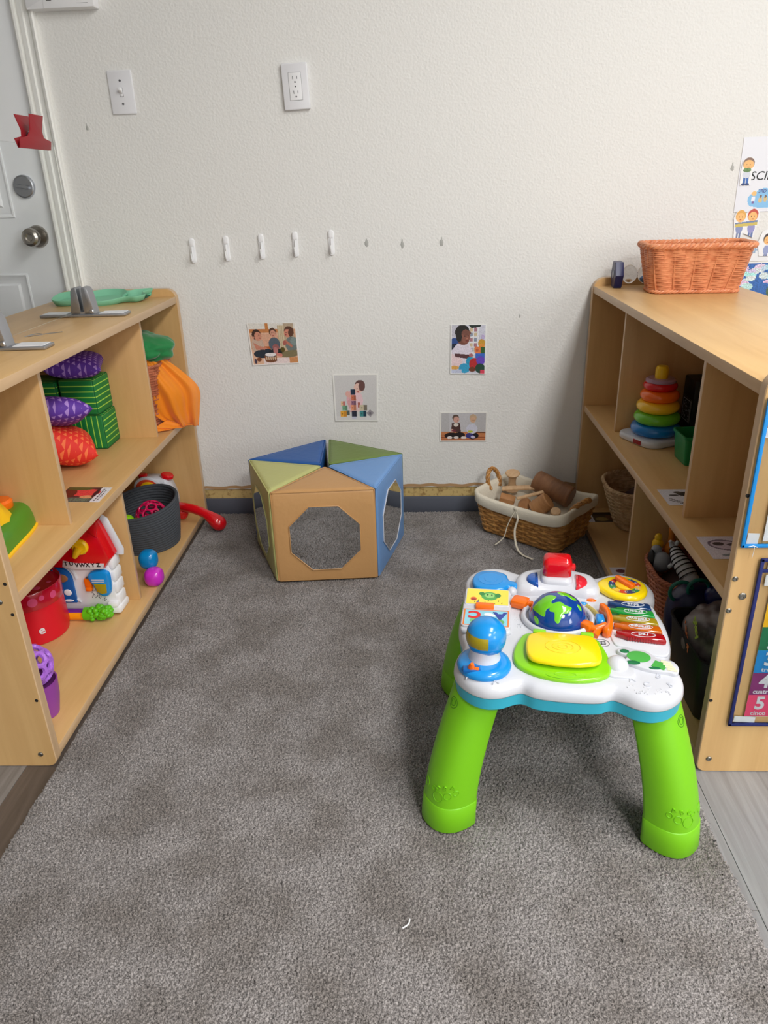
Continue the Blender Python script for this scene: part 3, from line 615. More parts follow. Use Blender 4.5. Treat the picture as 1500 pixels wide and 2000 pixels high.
# ------------------------------------------------------------------ document pockets on the right cabinet's end
M['bluetrim'] = pm('blue_binding', (14, 136, 214), .5, bump=(600, .6, .001)); M['navytrim'] = pm('navy_binding', (22, 32, 98), .6, bump=(600, .6, .001))
M['film'] = pm('clear_film', (250, 252, 252), .06, trans=1, ior=1.05)
PY = 1.1555
def pocket(name, lab, x0, z0, w, h, mat, extra):
    g = thing(name, lab, 'document pocket', (x0, PY, z0), group='clear document pockets on the cabinet end')
    b = nb(); t = .007
    for (x, z, sx, sz) in ((t/2, h/2, t, h), (w-t/2, h/2, t, h), (w/2, t/2, w, t), (w/2, h-t/2, w, t)): box(b, (x, -.0035, z), (sx, .005, sz), .0018)
    obj('binding', b, mat, g); extra(g)
    b = nb(); box(b, (w/2, -.0048, h/2), (w-.008, .0005, h-.008)); obj('clear_cover', b, 'film', g, smooth=False)
    return g
def blue_in(g):
    a = Art(60, 84, (236, 237, 242)); a.line(.1, .055, .9, .055, .006, (60, 60, 60)).line(.1, .05, .1, .95, .006, (60, 60, 60)).rect(.14, .08, .4, .14, (70, 70, 74)).rect(.16, .2, .8, .24, (150, 150, 154)).rect(.16, .5, .7, .6, (180, 180, 184))
    P = [(.036, -.0022, .228), (.215, -.0022, .236), (.218, -.0022, .014), (.036, -.0022, .012)]
    a.mesh('worksheet', P, g, thick=.0004)
    b = nb(); box(b, (.019, -.002, .0165), (.019, .0008, .020), rot=(0, .05, 0)); obj('corner_tab', b, 'paper', g, smooth=False)
    b = nb(); box(b, (.016, -.002, .205), (.020, .0008, .016)); obj('corner_tab', b, 'paper', g, smooth=False)
    b = nb(); tube(b, [(.012, -.0066, .003), (.020, -.0068, .005), (.027, -.0066, .002)], .0007, 5); tube(b, [(.022, -.0066, .003), (.0222, -.0072, -.008), (.0215, -.006, -.018)], .0005, 5); obj('loose_thread', b, 'paper', g)
pocket('document_pocket', 'blue edged clear pocket holding a white worksheet, on the right cabinet end', .546, .491, .235, .264, 'bluetrim', blue_in)
def navy_in(g):
    sh = .0315
    rows = [('5', 'cinco', (214, 64, 104)), ('4', 'cuatro', (120, 40, 100)), ('3', 'tres', (10, 120, 186)), ('2', 'dos', (24, 108, 70)), ('1', 'uno', (240, 182, 10)), ('', '', (26, 96, 62))]
    z = .022
    b = nb(); box(b, (.118, -.0018, .022+.15), (.180, .0006, .302)); obj('number_poster', b, 'paper', g, smooth=False, label='poster of Spanish numbers'); par = bpy.data.objects[g.name]
    post = [c for c in g.children if c.name.startswith('number_poster')][0]
    cols = nb(); ms = []
    hs = [.050, .050, .050, .050, .052, .05]
    for i, (n, w, c) in enumerate(rows):
        h = hs[i]; box(cols, (.118, -.0023, z+h/2), (.180, .0004, h), mi=i); ms.append(pm('poster_band', c, .5))
        if n:
            text('numeral', n, .040, 'white2', post, onface((.052, -.0027, z+h*.60)), bold=.0012, sx=.95)
            text('number_word', w, .0135, 'white2', post, onface((.052, -.0027, z+h*.13+.001)), bold=.0002)
            if i in (0, 1):
                text('number_word', 'insects' if i == 1 else 'rabbits', .010, pm('poster_ink', (190, 206, 120), .5) if i == 1 else 'grey_slot', post, onface((.086, -.0027, z+h*.5)), align='LEFT')
        z += h
    obj('colour_bands', cols, ms, post, smooth=False)
    b = nb(); box(b, (.030, -.0016, .014), (.040, .0008, .013), rot=(0, .05, 0)); obj('corner_tab', b, 'paper', g, smooth=False)
    b = nb(); box(b, (.118, -.0042, .338), (.224, .003, .0065), .001); obj('header_strip', b, 'navytrim', g)
    b = nb(); box(b, (.030, -.002, .318), (.030, .001, .022), .0005); box(b, (.12, -.002, .347), (.21, .001, .012)); obj('label_tab', b, 'paper', g, smooth=False)
pk = pocket('document_pocket', 'navy edged clear pocket with a colourful Spanish number poster, below the blue one', .5845, .108, .235, .362, 'navytrim', navy_in)
# ================================================================== PADDED PENTAGON WITH MIRRORS
def leather(name, c): return pm(name, c, .42, bump=(55, .25, .004))
M['tan'] = leather('tan_vinyl', (196, 150, 98)); M['sage'] = leather('light_green_vinyl', (186, 188, 122)); M['sky'] = leather('light_blue_vinyl', (112, 156, 212)); M['moss'] = leather('moss_green_vinyl', (110, 132, 68)); M['royal'] = leather('blue_vinyl', (34, 88, 158))
oc = Vector((-.297, 2.130)); OR = .2605; OZ = .292
pent = thing('mirrored_pentagon', 'padded vinyl pentagon of five coloured wedges with mirrors on its sides, against the wall', 'play cushion', (oc.x, oc.y, .001))
base_a = math.radians(-90-36+4.6)
cols5 = [('tan', 'tan wedge facing the camera'), ('sky', 'light blue wedge on the right'), ('moss', 'moss green wedge at the back right'), ('royal', 'dark blue wedge at the back left'), ('sage', 'light green wedge on the left')]
for k, (mn, lb) in enumerate(cols5):
    a0 = base_a+k*2*PI/5; a1 = a0+2*PI/5
    extra = {2: -.012, 3: .016}.get(k, 0); am = (a0+a1)/2
    V0 = Vector((OR*math.cos(a0), OR*math.sin(a0))); V1 = Vector((OR*math.cos(a1), OR*math.sin(a1)))
    sh = Vector((0, 0)); 
    if k == 2: sh = Vector((.006, .004))
    if k == 3: sh = Vector((-.009, .002))
    P3 = [sh+Vector((math.cos(am), math.sin(am)))*.006, V0+sh*.5, V1+sh*.5]
    # rounded triangle
    P = []
    for i in range(3):
        p = P3[i]; q = P3[i-1]; r = P3[(i+1) % 3]; u = (q-p).normalized(); v = (r-p).normalized(); d = .014 if i else .018
        A = p+u*d; B = p+v*d
        for t in (0, .25, .5, .75, 1): P.append(tuple(A*(1-t)**2+p*2*t*(1-t)+B*t*t))
    # subdivide long edges
    Q = []
    for i in range(len(P)):
        a_ = Vector(P[i]); b_ = Vector(P[(i+1) % len(P)]); n = max(1, int((b_-a_).length/.03))
        for j in range(n): Q.append(tuple(a_+(b_-a_)*(j/n)))
    cen = sum((Vector(p) for p in Q), Vector((0, 0)))/len(Q)
    b = nb()
    lv = [(.0, .006), (.003, .002), (.010, .0006), (.06, -.0006), (.15, -.0015), (.24, -.0008), (OZ-.012, .0012), (OZ-.006, .003), (OZ-.001, .008)]
    rows = [[Vector((x, y, z)) for x, y in offset(Q, d)] for z, d in lv]
    for f_ in (.85, .7, .5, .3, .12, .02): rows.append([Vector((cen.x+(x-cen.x)*f_, cen.y+(y-cen.y)*f_, OZ+.0012*(1-f_))) for x, y in offset(Q, .008)])
    grid_faces(b, rows, True, True, True)
    w = obj('wedge', b, mn, pent, label=lb, ang=50)
    b = nb(); q = offset(Q, .0024); tube(b, [(x, y, OZ-.0035) for x, y in q], .0022, 6, True); tube(b, [(x, y, .006) for x, y in offset(Q, .003)], .0022, 6, True)
    for i in (1, 2):
        c_ = P[i*5+2]; tube(b, [(c_[0], c_[1], .006), (c_[0], c_[1], OZ-.004)], .0018, 6)
    obj('piping', b, mn, w)
    # octagonal mirror set in the outer face
    n = Vector((math.cos(am), math.sin(am))); mid = (V0+V1)/2+sh*.5
    rz = math.atan2(n.y, n.x)+PI/2
    mtf = onface((mid.x+n.x*.0003, mid.y+n.y*.0003, .142), rz)
    O = [(.111*math.cos(PI/8+i*PI/4)*1.0, .110*math.sin(PI/8+i*PI/4)) for i in range(8)]
    b = nb(); loft(b, O, [(-.0005, 0), (.0032, 0), (.0032, .0008)], mt=mtf); obj('mirror', b, 'mirror', w, smooth=False, label='octagonal mirror')
    b = nb(); pts = [mtf @ Vector((x, y, .003)) for x, y in O]; tube(b, pts, .0015, 5, True); obj('mirror_rim', b, mn if k in (0, 4) else 'white', w)
# inner seam, dark hinge gap
# ================================================================== WICKER
def wicker(b, prof, L0, W0, rad, nst, rows_r, amp, mi=0, strand=.0022, slant=None):
    """prof(t)->(dl,dw,z) half growth; woven strands around a rounded rectangle"""
    def ring(t, extra, n):
        dl, z = prof(t); P = rrect(L0+2*dl, W0+2*dl, min(rad+dl*.5, (W0+2*dl)/2-.001), 8)
        # resample evenly
        P = [Vector(p) for p in P]; seg = [(P[(i+1) % len(P)]-P[i]).length for i in range(len(P))]; tot = sum(seg); out = []; i = 0; acc = 0
        for k in range(n):
            d = tot*k/n
            while acc+seg[i] < d: acc += seg[i]; i += 1
            u = (d-acc)/seg[i] if seg[i] else 0; p = P[i].lerp(P[(i+1) % len(P)], u); tn = (P[(i+1) % len(P)]-P[i]).normalized(); nn = Vector((tn.y, -tn.x))
            e = extra(k); out.append((p.x+nn.x*e, p.y+nn.y*e, z))
        return out
    for r in range(rows_r):
        n = nst*4; tube(b, ring((r+.5)/rows_r, lambda k: amp*math.cos(PI*k/4*1.0+(PI*(r % 2) if slant is None else r*slant+.5*(r % 2))), n), (strand, strand*.9), 5, True, mi)
    for s_ in range(nst):
        pts = []
        for j in range(8):
            q = ring(j/7, lambda k: 0, nst)[s_]; pts.append(q)
        tube(b, pts, strand*.9, 5, False, mi)
    return ring
def braid(b, ring_pts, r, tw=3, amp=None, mi=0, turns=None, up=.0):
    n = len(ring_pts); amp = amp or r*.8; turns = turns or n//6
    P = [Vector(p) for p in ring_pts]
    for k in range(tw):
        pts = []
        for i in range(n):
            t = (P[(i+1) % n]-P[i-1]).normalized(); u = Vector((0, 0, 1)); w = t.cross(u); ph = 2*PI*(turns*i/n+k/tw)
            pts.append(P[i]+w*amp*math.cos(ph)+u*amp*math.sin(ph))
        tube(b, pts, r, 6, True, mi)
M['wick_o'] = pm('orange_wicker', (218, 144, 102), .4, mottle=(60, (190, 108, 70), .45, .75)); M['wick_b'] = pm('brown_wicker', (200, 148, 84), .5, mottle=(50, (150, 100, 50), .35, .7))
M['wick_p'] = pm('pale_wicker', (218, 188, 150), .55, mottle=(50, (182, 146, 106), .35, .7)); M['wick_s'] = pm('reddish_wicker', (196, 118, 84), .5, mottle=(50, (150, 80, 56), .35, .7))
M['fill_b'] = pm('basket_inside', (110, 76, 42), .8)
def basket(name, lab, cat, loc, rz, L0, W0, H, flare, nst, rws, mat, fill=None, strand=.0024, amp=.0022, rim=.0045, group=None, rad=.03, slant=None):
    g = thing(name, lab, cat, loc, rz, group=group)
    prof = lambda t: (flare*(t**.9), .006+(H-.012)*t)
    b = nb(); ring = wicker(b, prof, L0, W0, rad, nst, rws, amp, strand=strand, slant=slant)
    # thin liner behind the strands keeps the weave opaque
    rows = []
    for t in (0, .5, 1): rows.append([Vector((x, y, z)) for x, y, z in ring(t, lambda k: -.0008, 80)])
    grid_faces(b, rows, True)
    obj('woven_side', b, mat, g)
    b = nb(); P = ring(0, lambda k: 0, 60); loft(b, [(p[0], p[1]) for p in P], [(.0, .003), (.004, 0), (.006, .001)]); obj('bottom', b, mat, g)
    b = nb(); braid(b, ring(1, lambda k: 0, 360), rim*.58, 3, rim*.52, turns=22)
    b2 = [(x, y, z-H+.008) for x, y, z in ring(0, lambda k: .001, 144)]
    obj('braided_rim', b, mat, g); return g, ring
# orange basket on the right cabinet
g, r_ = basket('wicker_basket', 'orange woven wicker basket standing on top of the right cabinet', 'basket', (.783, 2.240, .773), math.radians(-4), .236, .108, .134, .025, 28, 22, 'wick_o', strand=.0028, amp=.0032, rim=.0085, rad=.022, slant=.09)
b = nb(); braid(b, [(x, y, .006) for x, y, z in r_(0, lambda k: .0015, 360)], .0034, 3, .0026, turns=22); obj('braided_foot', b, 'wick_o', g)
# lined brown basket on the floor
LBX, LBY, LBA = .374, 2.243, math.radians(-40)
g, r_ = basket('lined_basket', 'brown wicker basket lined with white cloth, full of wooden pieces, on the rug', 'basket', (LBX, LBY, 0), LBA, .285, .183, .134, .024, 26, 13, 'wick_b', strand=.0042, amp=.0034, rim=.004, rad=.018)
M['cloth'] = pm('cream_cotton', (222, 214, 196), .9, bump=(260, .5, .002))
b = nb(); rr = random.Random(4); ph = [rr.random()*6 for _ in range(8)]
def wv(i, n): return sum(math.sin(2*PI*i/n*(3+2*q)+ph[q]) for q in range(5))/5
rows = []; N = 160
for e, z in ((.005, -.030), (.0072, -.026), (.0078, -.012), (.008, .0), (.004, .006), (-.003, .007), (-.009, .0), (-.013, -.03), (-.022, -.07)):
    R_ = r_(1, lambda k: e+.0018*wv(k, N)*(1 if z < -.01 else .4), N); rows.append([Vector((x, y, zz+z+.0035*wv(k+20, N)*(1 if z < 0 else .5)+.012*(abs(x)/.16)**4)) for k, (x, y, zz) in enumerate(R_)])
grid_faces(b, rows, True); obj('cloth_liner', b, 'cloth', g, ang=60)
b = nb(); tube(b, smoothpts([(.005, -.120, .128), (-.004, -.126, .108), (-.016, -.134, .07), (-.022, -.145, .03), (-.040, -.165, .006)], 6, False), [(.0018, .005)]*25, 6)
tube(b, smoothpts([(.005, -.120, .128), (.016, -.126, .10), (.012, -.134, .06), (.03, -.150, .02), (.06, -.165, .005), (.105, -.172, .004)], 6, False), [(.0016, .0038)]*31, 6)
ball(b, (.005, -.1215, .130), (.009, .006, .008), 12, 8); obj('tie_string', b, 'cloth', g)
def rope_handle(pts, r, mat='wick_b'):
    b = nb(); P = smoothpts(pts, 8, False); n = len(P)
    for k in range(3):
        o = []
        for i, p in enumerate(P):
            t = (P[min(i+1, n-1)]-P[max(i-1, 0)]).normalized(); u = t.orthogonal().normalized() if abs(t.y) > .9 else (Vector((0, 1, 0))-t*t.y).normalized(); w = t.cross(u); a_ = i*.55+k*2*PI/3
            o.append(p+u*r*.8*math.cos(a_)+w*r*.8*math.sin(a_))
        tube(b, o, r*.72, 6)
    obj('handle', b, mat, g)
rope_handle([(-.158, -.026, .125), (-.166, -.032, .150), (-.174, -.018, .180), (-.176, .004, .187), (-.172, .026, .172), (-.164, .032, .150), (-.156, .024, .125)], .0055)
rope_handle([(.150, -.045, .118), (.162, -.042, .146), (.174, -.020, .158), (.178, .008, .160), (.174, .034, .152), (.160, .05, .142), (.150, .05, .118)], .0062)
# wooden pieces in it
def between(name, bm, mat, A, B_, lab, cat):
    A, B_ = Vector(A), Vector(B_); o = obj(name, bm, mat, label=lab, cat=cat, group='wooden pieces in the lined basket'); o.location = (A+B_)/2; o.rotation_euler = (B_-A).to_track_quat('Z', 'Y').to_euler(); return o
M['w1'] = wood('walnut_piece', (150, 104, 68), (112, 72, 44), (12, 12, 60), .5); M['w2'] = wood('oak_piece', (190, 140, 92), (156, 106, 62), (14, 14, 60), .5); M['w3'] = wood('pale_piece', (216, 182, 142), (190, 150, 108), (60, 14, 14), .55)
WL = Matrix.Translation((LBX, LBY, 0)) @ Matrix.Rotation(LBA, 4, 'Z')
def inb(name, bm, mat, loc, rot, lab, cat, parts=None):
    m = WL @ Matrix.Translation(loc) @ Euler(rot).to_matrix().to_4x4()
    o = obj(name, bm, mat, label=lab, cat=cat, group='wooden pieces in the lined basket'); o.location = m.to_translation(); o.rotation_euler = m.to_euler(); return o
b = nb(); lathe(b, [(.033, -.066), (.036, -.062), (.036, .062), (.033, .066)], 32); 
o = between('wooden_cylinder', b, 'w1', (.385, 2.292, .168), (.482, 2.222, .136), 'largest dark brown wooden cylinder lying across the lined basket', 'wooden piece')
b = nb(); lathe(b, [(.0045, 0), (.0045, .0006)], 14, (0.004, 0, -.0665)); obj('peg_hole', b, 'dark', o)
b = nb(); lathe(b, [(.026, -.03), (.029, -.027), (.029, .027), (.026, .03)], 24); inb('wooden_cylinder', b, 'w2', (.042, -.030, .122), (-.35, .8, 0), 'shorter round wooden cylinder at the front of the lined basket', 'wooden piece')
b = nb(); lathe(b, [(.023, -.034), (.025, -.031), (.022, -.026), (.014, -.018), (.012, 0), (.014, .018), (.022, .026), (.025, .031), (.023, .034)], 24); inb('wooden_spool', b, 'w3', (-.112, .034, .148), (.15, .1, 0), 'pale wooden spool standing beside the looped handle of the lined basket', 'spool')
b = nb(); box(b, (0, 0, 0), (.135, .022, .007), .002); inb('wooden_stick', b, 'w3', (-.052, .004, .148), (.2, -.12, .48), 'pale flat wooden slat laid from the left corner to the middle of the lined basket', 'wooden piece')
b = nb(); box(b, (0, 0, 0), (.090, .014, .006), .002); inb('wooden_stick', b, 'w3', (.002, -.035, .148), (.1, -.2, .85), 'pale thin wooden slat sloping up over the small cylinder in the lined basket', 'wooden piece')
b = nb(); box(b, (0, 0, 0), (.05, .03, .03), .003); inb('wooden_block', b, 'w2', (-.085, -.035, .108), (.3, .2, .5), 'small wooden block in the left front corner of the lined basket', 'wooden piece')
b = nb(); lathe(b, [(.018, -.025), (.02, -.022), (.011, -.012), (.011, .012), (.02, .022), (.018, .025)], 20); inb('wooden_spool', b, 'w2', (-.02, -.03, .108), (1.3, .2, .4), 'small brown wooden spool lying under the slats in the lined basket', 'spool')
b = nb(); box(b, (0, 0, 0), (.06, .024, .024), .003); inb('wooden_block', b, 'w1', (.01, .045, .118), (.2, .3, -.3), 'dark wooden block behind the slats in the lined basket', 'wooden piece')
b = nb(); lathe(b, [(.014, -.02), (.016, -.018), (.016, .018), (.014, .02)], 20); inb('wooden_cylinder', b, 'w3', (.105, -.05, .113), (.4, .3, 0), 'tiny pale cylinder at the right front corner of the lined basket', 'wooden piece')
b = nb(); loft(b, rrect(.24, .15, .03), [(.095, .002), (.098, 0)]); obj('inner_cloth', b, 'cloth', g)
# ================================================================== ACTIVITY TABLE
T = thing('activity_table', 'white toddler activity table with a globe and bright buttons on four lime green legs', 'activity table', (.264, 1.200, .0), math.radians(-7))
half = [(0, -.207), (.03, -.206), (.055, -.202), (.072, -.193), (.086, -.197), (.108, -.210), (.135, -.214), (.162, -.203), (.184, -.178), (.192, -.148), (.188, -.118), (.180, -.098), (.181, -.080), (.190, -.045), (.193, 0)]
Q1 = half; Q2 = [(x, -y) for x, y in reversed(half[:-1])]; Q3 = [(-x, -y) for x, y in half[1:]]; Q4 = [(-x, y) for x, y in reversed(half[1:-1])]
OUT = [tuple(p[:2]) for p in smoothpts([(x, y, 0) for x, y in Q1+Q2+Q3+Q4], 4)]
TZ = .310
b = nb(); loft(b, OUT, [(.254, .020), (.257, .008), (.262, .003), (.284, .001), (.285, .004)]); obj('lower_band', b, 'teal', T, label='light blue underside band')
b = nb(); rows = [(.2845, .004), (.2855, .0), (.288, -.0008), (.296, .0), (.302, .002), (.3065, .006), (.3092, .012), (TZ, .020)]
loft(b, OUT, rows); top = obj('table_top', b, 'white', T, ang=60)
# raised letters on the white top
for s_, x, y, r_ in [('A', .105, -.165, .2), ('B', .150, -.150, -.3), ('C', .128, -.175, .1), ('5', .165, -.172, .4), ('A', -.165, -.190, .3), ('Z', -.105, -.180, -.2), ('X', -.120, -.198, .3), ('+', .028, .118, .2), ('7', -.077, -.02, .5), ('E', .1, .09, .1)]:
    text('raised_letter', s_, .017, pm('letter_relief', (200, 203, 212), .4) if 'letter_relief' not in bpy.data.materials else bpy.data.materials['letter_relief'], top, Matrix.Translation((x, y, TZ+.0002)) @ Matrix.Rotation(r_, 4, 'Z'), ext=.0010)
b = nb()
for (cx, cy, n, sx, sy) in ((-.082, .095, 30, .016, .035), (-.078, -.0, 26, .012, .03), (.13, -.19, 30, .035, .010)):
    for i in range(n):
        x = cx+random.uniform(-sx, sx); y = cy+random.uniform(-sy, sy); ball(b, (x, y, TZ), .0011, 6, 4)
obj('dot_pattern', b, 'white2', top)
# legs
def leg(sx, sy):
    b = nb(); rows = []; n = 32
    K = 16; d2 = Vector((sx, sy)).normalized()
    for i in range(K+1):
        t = i/K; z = .268*(1-t)+.002*t if i < K else .0015
        s_ = math.sin(t*PI/2); cx = sx*(.139+.046*s_); cy = sy*(.137+.044*s_)
        rw = .045+.004*t; rl = .054+.010*t
        ring = []
        for k in range(n):
            a = 2*PI*k/n; u = math.copysign(abs(math.cos(a))**.85, math.cos(a)); v = math.copysign(abs(math.sin(a))**.85, math.sin(a))
            # u along outward diagonal, v across; flatter on the inside
            uu = u*rl*(1 if u > 0 else .30); vv = v*rw
            ring.append(Vector((cx+d2.x*uu-d2.y*vv, cy+d2.y*uu+d2.x*vv, z)))
        rows.append(ring)
    grid_faces(b, rows, True, True, True)
    L = obj('leg', b, 'lime', T, ang=50)
    # foot sleeve: slightly proud of the leg, with a curved top seam
    b = nb(); rows = []
    for t, e in ((.80, .0002), (.806, .0014), (.9, .0014), (.992, .0014), (1.0, .0004)):
        z = .268*(1-t)+.0005; s_ = math.sin(t*PI/2); cx = sx*(.139+.046*s_); cy = sy*(.137+.044*s_); rw = .045+.004*t+e; rl = .054+.010*t+e; ring = []
        for k in range(n):
            a = 2*PI*k/n; u = math.copysign(abs(math.cos(a))**.85, math.cos(a)); v = math.copysign(abs(math.sin(a))**.85, math.sin(a)); uu = u*rl*(1 if u > 0 else .30); vv = v*rw
            ring.append(Vector((cx+d2.x*uu-d2.y*vv, cy+d2.y*uu+d2.x*vv, z)))
        rows.append(ring)
    grid_faces(b, rows, True, True, True); obj('foot_sleeve', b, 'lime', L, ang=50)
    if sy < 0:
        # embossed rings and letters near the foot
        def surf(a, z):
            t = (.268-z)/.266; s_ = math.sin(t*PI/2); cx = sx*(.139+.046*s_); cy = sy*(.137+.044*s_); rw = .045+.004*t; rl = .054+.010*t
            u = math.copysign(abs(math.cos(a))**.85, math.cos(a)); v = math.copysign(abs(math.sin(a))**.85, math.sin(a)); uu = u*rl*(1 if u > 0 else .30); vv = v*rw
            return Vector((cx+d2.x*uu-d2.y*vv, cy+d2.y*uu+d2.x*vv, z))
        side = -1 if sx > 0 else 1
        b = nb()
        for (da, zz, r_) in ((side*.25, .074, .010), (side*.62, .081, .007), (side*.05, .086, .004), (side*.9, .088, .005), (-side*.35, .085, .008)):
            pts = []
            for q in range(16):
                th = 2*PI*q/16; pts.append(surf(da+r_*math.cos(th)/.05, zz+r_*math.sin(th)))
            tube(b, pts, .0008, 5, True)
        hb = nb()
        for r_ in (.0095, .0055):
            pts = [surf(side*(-.15 if sx > 0 else -.15)+r_*.8*math.cos(2*PI*q/16)/.045, .243+r_*math.sin(2*PI*q/16)) for q in range(16)]
            tube(hb, pts, .0006, 5, True)
        obj('hinge_mark', hb, pm('mark_green', (60, 120, 20), .4), L); obj('embossed_rings', b, pm('leg_relief', (112, 186, 16), .4), L)
        for i, ch in enumerate('ABC'):
            a = side*(.75-.28*i) if sx < 0 else side*(.75-.28*i); p = surf(a, .099-.004*i); q = surf(a, .098-.004*i+.01); nn = (p-Vector((sx*.19, sy*.183, p.z))); rz = math.atan2(nn.y, nn.x)+PI/2
            text('raised_letter', ch, .013, 'lime', L, Matrix.Translation(p) @ Matrix.Rotation(rz, 4, 'Z') @ AX['y'] @ Matrix.Rotation(.25*side*-1, 4, 'Z'), ext=.0012)
for sx, sy in ((-1, -1), (1, -1), (-1, 1), (1, 1)): leg(sx, sy)
# ---- things set in the top
def on(name, b, mat, lab=None, par=None, **k): return obj(name, b, mat, par or T, label=lab, ang=k.get('ang', 45))
# blue round handset top left
b = nb(); P = [( -.176, .128), (-.166, .098), (-.136, .090), (-.112, .096), (-.100, .108), (-.088, .106), (-.080, .116), (-.088, .130), (-.100, .136), (-.108, .160), (-.136, .172), (-.166, .162)]
P = [tuple(p[:2]) for p in smoothpts([(x, y-.004, 0) for x, y in P], 5)]; slab(b, P, TZ, TZ+.015, .005); lathe(b, [(.025, .0), (.025, .0006), (.0235, .0006)], 30, (-.138, .128, TZ+.015)); lathe(b, [(.014, 0), (.013, .0012)], 24, (-.138, .128, TZ+.015))
on('music_drum', b, 'blue', 'round blue drum button')
b = nb(); ball(b, (-.094, .100, TZ+.004), (.010, .012, .010), 16, 10); on('side_knob', b, 'white', 'white knob beside the blue drum')
# flip book on the left
b = nb(); slab(b, rrect(.094, .150, .008, 4, -.142, .018), TZ-.002, TZ+.008, .004); on('book_base', b, 'white', 'white stand under the flip book')
pg = nb(); mt = Matrix.Translation((-.142, .060, TZ+.0115)) @ Matrix.Rotation(.10, 4, 'X')
slab(pg, rrect(.088, .056, .006, 4), -.004, 0, .001, mt=mt); bk = on('book_page', pg, 'white', 'yellow picture page of the flip book')
def decal(art, mt, w, h, par, name, z=.0003): art.mesh(name, [mt @ Vector(p) for p in ((-w/2, h/2, z), (w/2, h/2, z), (w/2, -h/2, z), (-w/2, -h/2, z))], par, thick=.0002)
a = Art(84, 54, (248, 222, 84)); a.ell(.55, .55, .20, .28, (86, 168, 84)).ell(.55, .6, .12, .16, (150, 206, 120)).ell(.36, .7, .07, .12, (60, 136, 70)).ell(.75, .62, .07, .14, (60, 136, 70)).ell(.5, .64, .02, .04, (30, 60, 40)).ell(.6, .64, .02, .04, (30, 60, 40)).ell(.17, .34, .08, .12, (226, 110, 60)).ell(.17, .30, .06, .06, (160, 60, 50)).ell(.27, .16, .03, .05, (40, 90, 170))
for i in range(9): x = .2+.08*i; y = .12+.1*math.sin(i*2.); a.ell(x, y, .012, .025, (90, 60, 30)).rect(x+.006, y, x+.012, y+.10, (90, 60, 30))
decal(a, mt, .082, .050, bk, 'page_picture')
pg = nb(); mt2 = Matrix.Translation((-.142, -.016, TZ+.0105)) @ Matrix.Rotation(-.03, 4, 'X'); slab(pg, rrect(.092, .066, .008, 4), -.004, 0, .001, mt=mt2); bk2 = on('book_page', pg, 'white', 'light blue letter page of the flip book')
a = Art(90, 64, (232, 120, 40)); a.rect(.035, .05, .965, .95, (142, 208, 226)).ell(.3, .30, .16, .16, (120, 190, 120)).ell(.8, .28, .10, .14, (96, 176, 100)).ell(.76, .30, .02, .03, (30, 60, 40)).ell(.35, .32, .02, .04, (30, 60, 40)).ell(.55, .7, .1, .1, (240, 246, 250)).ell(.63, .66, .08, .08, (240, 246, 250))
decal(a, mt2, .086, .060, bk2, 'page_picture')
up = Matrix.Rotation(PI, 4, 'Z')
text('letter', 'A', .034, pm('letter_violet', (52, 70, 160), .4), bk2, mt2 @ Matrix.Translation((.026, .010, .0009)) @ up, bold=.0015)
text('letter', 'C', .034, pm('letter_red', (222, 40, 40), .4), bk2, mt2 @ Matrix.Translation((-.022, .010, .0009)) @ up, bold=.0015)
b = nb(); box(b, (-.146, .024, TZ+.012), (.036, .016, .010), .003); on('book_hinge', b, 'orange', 'orange hinge of the flip book')
# globe
b = nb(); pts = [(-.008+.064*math.cos(a_), .012+.060*math.sin(a_), TZ+.004) for a_ in [2*PI*i/48 for i in range(48)]]; tube(b, pts, (.007, .005), 10, True); on('globe_ring', b, 'white')
b = nb(); ball(b, (-.008, .010, TZ+.003), (.0545, .0530, .052), 64, 40); gl = on('globe', b, 'globe_sea', 'blue and green half globe')
land = [[(-.9, .25), (-.62, .55), (-.35, .72), (-.1, .62), (-.28, .42), (-.2, .25), (-.45, .1), (-.5, -.15), (-.68, -.05)],
        [(-.28, .3), (.0, .42), (.2, .30), (.42, .22), (.28, .0), (.12, -.06), (-.02, -.38), (-.16, -.30), (-.18, -.02), (-.34, .05)],
        [(-.05, .88), (.2, .92), (.45, .74), (.62, .62), (.5, .56), (.25, .7), (.05, .72)], [(.62, .42), (.75, .35), (.78, .18), (.68, .24)], [(-.86, -.08), (-.72, -.2), (-.7, -.4), (-.8, -.34)]]
# project continents on the sphere seen from the front-top
b = nb(); vv = Vector((.0, -.72, .70)).normalized(); ru = Vector((1, 0, 0)); rv = vv.cross(ru).normalized()*1
for Pn in land:
    Pn = [tuple(p[:2]) for p in smoothpts([(x, y, 0) for x, y in Pn], 5)]
    cxy = sum((Vector(p) for p in Pn), Vector((0, 0)))/len(Pn); rows = []
    for f_ in (1, .75, .5, .25):
        ring = []
        for p in Pn:
            q = cxy+(Vector(p)-cxy)*f_; q = q*.97; l = min(q.length, .96); q = q.normalized()*l if q.length > 0 else q
            w_ = math.sqrt(max(0, 1-q.length**2)); d = ru*q.x+rv*q.y+vv*w_; e = 1.012 if f_ < 1 else 1.0
            ring.append(Vector((-.008+d.x*.0545*e, .010+d.y*.053*e, TZ+.003+d.z*.052*e)))
        rows.append(ring)
    grid_faces(b, rows, True, False, True)
obj('continents', b, 'globe_land', gl, ang=60)
